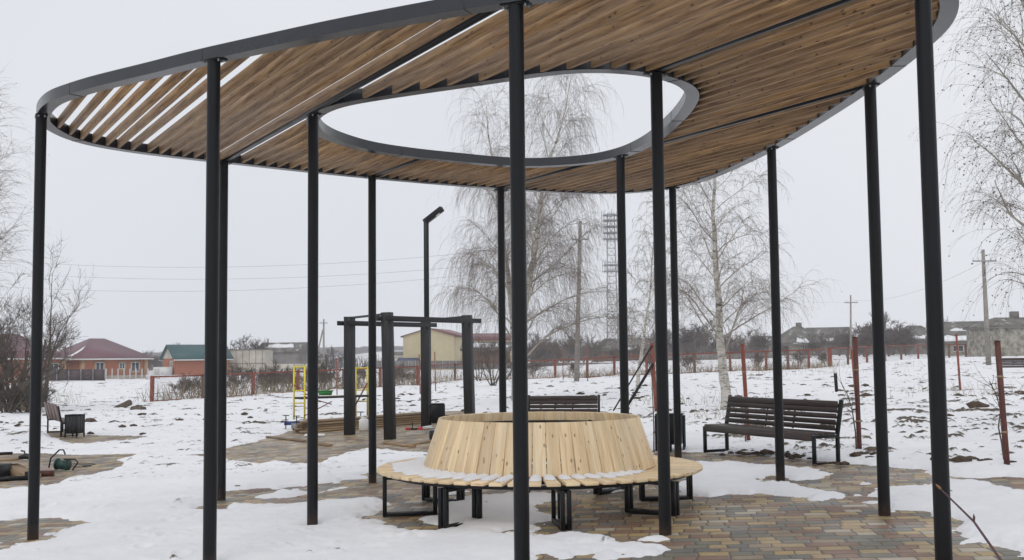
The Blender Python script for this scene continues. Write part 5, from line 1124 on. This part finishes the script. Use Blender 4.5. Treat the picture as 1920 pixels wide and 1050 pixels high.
# bushes behind the fence line, left part: each one its own
protos = [bare(gloc(512, 76), 2.6, 101, 'tangled grey bush behind the red fence posts', 8, r0=.03, depth=3, twr=.012, kids=(4, 5), name='bare_bush', cat='bush', el0=45, group='bushes along the red fence'),
          bare(gloc(500, 78), 2.2, 102, 'tangled grey bush behind the red fence posts', 8, r0=.03, depth=3, twr=.012, kids=(4, 5), name='bare_bush', cat='bush', el0=40, group='bushes along the red fence')]
BUSH = [(512, protos[0]), (500, protos[1])]; SKY = [(442, None), (345, None), (490, None)]
for i, (px, d_, s_) in enumerate(((340, 68, .7), (362, 66, .9), (440, 72, .8), (455, 90, 1.2), (492, 76, .9), (530, 78, 1.0), (545, 76, .8), (590, 78, 1.05), (604, 80, 1.1), (622, 79, .9), (668, 82, 1), (735, 84, 1.0), (752, 84, .8), (775, 86, .7), (1290, 88, .8), (1420, 88, .8), (1500, 90, .7), (1545, 92, .7), (1000, 92, .8), (1075, 92, .7), (1225, 90, 1.0))):
    c = copy_tree(protos[i % 2]); c.location = gloc(px, d_); BUSH.append((px, c)); c.rotation_euler = (0, 0, i*1.7); c.scale = (s_, s_, s_*1.0)
# trees beyond the fence: individually placed
tp = [bare(gloc(442, 215), 8.5, 201, 'grey bare tree on the skyline beyond the yards', 3, r0=.12, depth=4, twr=.035, kids=(3, 4), tmat='twigfar', mat='twigfar', group='bare trees on the skyline'),
      bare(gloc(345, 225), 7.5, 202, 'grey bare tree on the skyline beyond the yards', 5, r0=.1, depth=4, twr=.035, kids=(3, 4), tmat='twigfar', mat='twigfar', group='bare trees on the skyline'),
      bare(gloc(490, 205), 8.0, 203, 'grey bare tree on the skyline beyond the yards', 7, r0=.09, depth=3, twr=.04, kids=(5, 6), tmat='twigfar', mat='twigfar', group='bare trees on the skyline', el0=40)]
rg = random.Random(55)
for i, (px, d_, s_) in enumerate(((140, 175, .9), (118, 170, 1.0), (235, 210, .7), (262, 230, .8), (275, 220, .7), (300, 240, .7), (372, 220, .7), (470, 215, .9), (510, 210, .95), (540, 230, .8), (560, 215, .8), (585, 210, .85), (625, 215, .9), (650, 225, .8), (1000, 200, .95), (1020, 195, 1.1), (1040, 210, 1.1), (1062, 190, 1.0), (1095, 205, 1.05), (1120, 195, .9), (1135, 215, 1.0), (1195, 240, 1.0), (1215, 225, 1.05), (1235, 195, 1.1), (1260, 200, 1.1), (1285, 205, 1.25), (1300, 190, 1.3), (1322, 195, 1.2), (1345, 200, 1.0), (1368, 205, .9), (1395, 190, .95), (1415, 200, .9), (1440, 195, .85), (1560, 205, 1.0), (1575, 190, .8), (1600, 185, .85), (1612, 170, .9), (1628, 175, 1.0), (1648, 180, 1.15), (1660, 165, 1.1), (1675, 170, 1.2), (1690, 175, 1.0), (1705, 185, .7), (1745, 230, 1.1), (1775, 225, 1.2), (1790, 215, 1.25), (1805, 230, 1.1), (1835, 200, 1.0), (1905, 160, .8), (1475, 165, .55), (1520, 160, .5), (1538, 158, .6), (1590, 155, .7), (1622, 150, .65), (1640, 155, .75), (1668, 150, .8), (1700, 158, .7), (1740, 160, .55), (1770, 150, .45), (1020, 170, .7), (1110, 172, .65), (1150, 165, .6), (1205, 168, .6), (655, 180, .5), (690, 185, .5))):
    c = copy_tree(tp[i % 3]); c.location = gloc(px, d_); SKY.append((px, c)); c.rotation_euler = (0, 0, i*2.3); k_ = s_*rg.uniform(.85, 1.05)*.82; c.scale = (k_*1.1, k_*1.1, k_)
ORD = 'first second third fourth fifth sixth seventh eighth ninth tenth eleventh twelfth thirteenth fourteenth fifteenth sixteenth seventeenth eighteenth nineteenth twentieth twenty-first twenty-second twenty-third'.split()
SKY[:3] = [(442, tp[0]), (345, tp[1]), (490, tp[2])]
LM = [(0, 330, 'behind the plum roofed house'), (330, 425, 'behind the green roofed house'), (425, 600, 'behind the concrete block building and grey shed'), (600, 800, 'left of the cream warehouse'), (800, 1130, 'behind the tall concrete pole'), (1130, 1240, 'above the olive hangar'), (1240, 1460, 'behind the white trunked birch'), (1460, 1650, 'around the thin pole on the right'), (1650, 1735, 'between the two rightmost columns'), (1735, 2000, 'around the long barn at the right')]
for a_, b_, tx in LM:
    for k, (px, c) in enumerate(sorted([q for q in SKY if a_ <= q[0] < b_], key=lambda q: q[0])): c['label'] = '%s bare skyline tree from the left %s' % (ORD[k], tx)
for a_, b_, tx in ((0, 430, 'left of the second big column'), (430, 580, 'left of the yellow scaffold'), (580, 960, 'behind the scaffold and swing posts'), (960, 2000, 'to the right of the round bench')):
    for k, (px, c) in enumerate(sorted([q for q in BUSH if a_ <= q[0] < b_], key=lambda q: q[0])): c['label'] = '%s bush from the left along the red fence %s' % (ORD[k], tx)
# distant wood as one mass, behind
rg = random.Random(9); m = MB()
def prof(x):
    return 3.0+2.2*vn(np.array([x*.02]), np.array([0.5]), 5)[0]+1.2*vn(np.array([x*.09]), np.array([3.5]), 6)[0]
for i in range(7000):
    px = rg.uniform(-150, 2080)
    if 640 < px < 1000 and rg.random() < .75: continue
    d_ = rg.uniform(250, 330); q = at(px, 680, d_); z = g(q.x, d_)-.2; hh = prof(px)*rg.uniform(.45, 1.0)*(1.15 if px > 1000 else .85)
    lean = rg.gauss(0, .22); m.tube([(q.x, d_, z), (q.x+lean*hh*.5, d_, z+hh*.55), (q.x+lean*hh*1.1+rg.gauss(0, .2), d_, z+hh)], [.13, .09, .03], 3, cap=False)
o = m.build('distant_wood', 'twigfar', loc=(0, 0, 0)); tag(o, 'hazy belt of bare woodland along the horizon', 'woodland', None, 'stuff')
# low hills
def ridge(name, y0, hfun, mat, x0, x1, depth=120):
    X, Y = np.meshgrid(np.linspace(x0, x1, 700), np.linspace(0, 1, 10)); Z = np.sin(np.clip(Y*1.6, 0, 1)*math.pi/2)*hfun(X)-1.2; o = grid_mesh(name, X, y0+Y*depth, Z, mat); o['kind'] = 'structure'
ridge('hills', 620, lambda X: 3.8+2.5*fbm(X*.004+3, X*0, 3, 2)+1.6*vn(X*.11, X*0, 9)+1.2*vn(X*.35, X*0, 12)+3.5*sstep(-260, -60, X)*(1-sstep(-40, 120, X)), MAT['hedge'], -900, 900)
ridge('hills', 430, lambda X: 2.2+1.4*fbm(X*.008, X*0+2, 3, 4)+3.2*sstep(-90, -50, X)*(1-sstep(-30, 10, X)), MAT['snowhill'] if 'snowhill' in MAT else MAT['snow'], -320, 60, 90)
# ---- saplings by the stakes, and the foreground twig
def sapling(px, py, tops, label, r=.012):
    p = gp(px, py); b = Vector((p[0], p[1], g(p[0], p[1]))); t = thing('sapling', b, 0, label, 'sapling'); rg = random.Random(int(px)); m = MB(); pts = [Vector((0, 0, -.05))]
    for (x, y) in tops: pts.append(at(x, y, p[1])-b)
    m.tube(pts, [r*(1-.6*i/(len(pts)-1)) for i in range(len(pts))], 6); m.build('trunk', 'darkbark', t)
    m = MB()
    for k in range(10):
        q, d_ = along(pts, rg.uniform(.35, 1)); w = path(rg, q, (d_+rv(rg, .6)).normalized(), rg.uniform(.15, .4), 4, .1, 0, .1); m.tube(w, [r*.35, r*.3, r*.25, r*.2, r*.1], 3, cap=False)
    m.build('twigs', 'twigdark', t)
sapling(1606, 852, [(1604, 810), (1598, 770), (1590, 742), (1578, 720)], 'young sapling tied to the dark rusty stake right of the bench')
sapling(1884, 868, [(1878, 830), (1872, 800), (1876, 770), (1868, 740), (1855, 715)], 'young sapling tied to the stake at the right edge')
sapling(1226, 850, [(1226, 800), (1224, 750), (1222, 700), (1210, 672)], 'young sapling behind the column by the litter bin')
sapling(1398, 833, [(1397, 800), (1392, 770), (1390, 752)], 'short sapling beside the rusty red stake behind the bench')
y0_ = 3.2; a = at(1764, 917, y0_); b_ = at(1826, 978, y0_-.03); c_ = at(1885, 1062, y0_-.1); d_ = at(1960, 1220, y0_-.25); d_.z = max(d_.z, g(d_.x, d_.y)+.0)
base_ = Vector((d_.x+.05, d_.y-.05, g(d_.x, d_.y))); tg = thing('bare_shoot', base_, 0, 'thin purple brown shoot slanting in close at the lower right corner', 'twig')
m = MB(base_); m.tube([base_, d_, c_, b_, a.lerp(b_, .12), a], [.006, .0052, .0045, .0035, .0024, .0015], 8); m.build('stem', 'shoot', tg, smooth=True)
m = MB(base_); v = (a-b_).normalized(); m.tube([a-v*.001, a+v*.004, a+v*.012, a+v*.02], [.0024, .0042, .0034, .0006], 8); m.build('bud', 'leaf', tg, smooth=True)
m = MB(base_); m.tube([b_, b_+Vector((.001, 0, .012)), b_+Vector((.0, 0, .022))], [.003, .0038, .0008], 8); m.build('bud', 'shoot', tg, smooth=True)
# ================================================================== HAZE
X0, X1, Y0, Y1, Z0, Z1 = -1250, 1250, -330, 1150, -3.5, 42.0
hz = MB(); c8 = [(x, y, z) for z in (Z0, Z1) for y in (Y0, Y1) for x in (X0, X1)]
for f in ((0, 2, 3, 1), (4, 5, 7, 6), (0, 1, 5, 4), (2, 6, 7, 3), (0, 4, 6, 2), (1, 3, 7, 5)): hz.face([c8[i] for i in f])
hm = bpy.data.materials.new('thin_haze'); hm.use_nodes = True; hn = hm.node_tree; hn.nodes.clear()
ho = hn.nodes.new('ShaderNodeOutputMaterial'); hv = hn.nodes.new('ShaderNodeVolumePrincipled'); hv.inputs['Color'].default_value = (.985, .99, 1, 1); hv.inputs['Density'].default_value = .00042; hv.inputs['Anisotropy'].default_value = .2
hn.links.new(hv.outputs[0], ho.inputs['Volume'])
o = hz.build('haze', hm, loc=(0, 0, 0)); tag(o, 'thin winter haze over the whole place', 'haze', None, 'stuff')
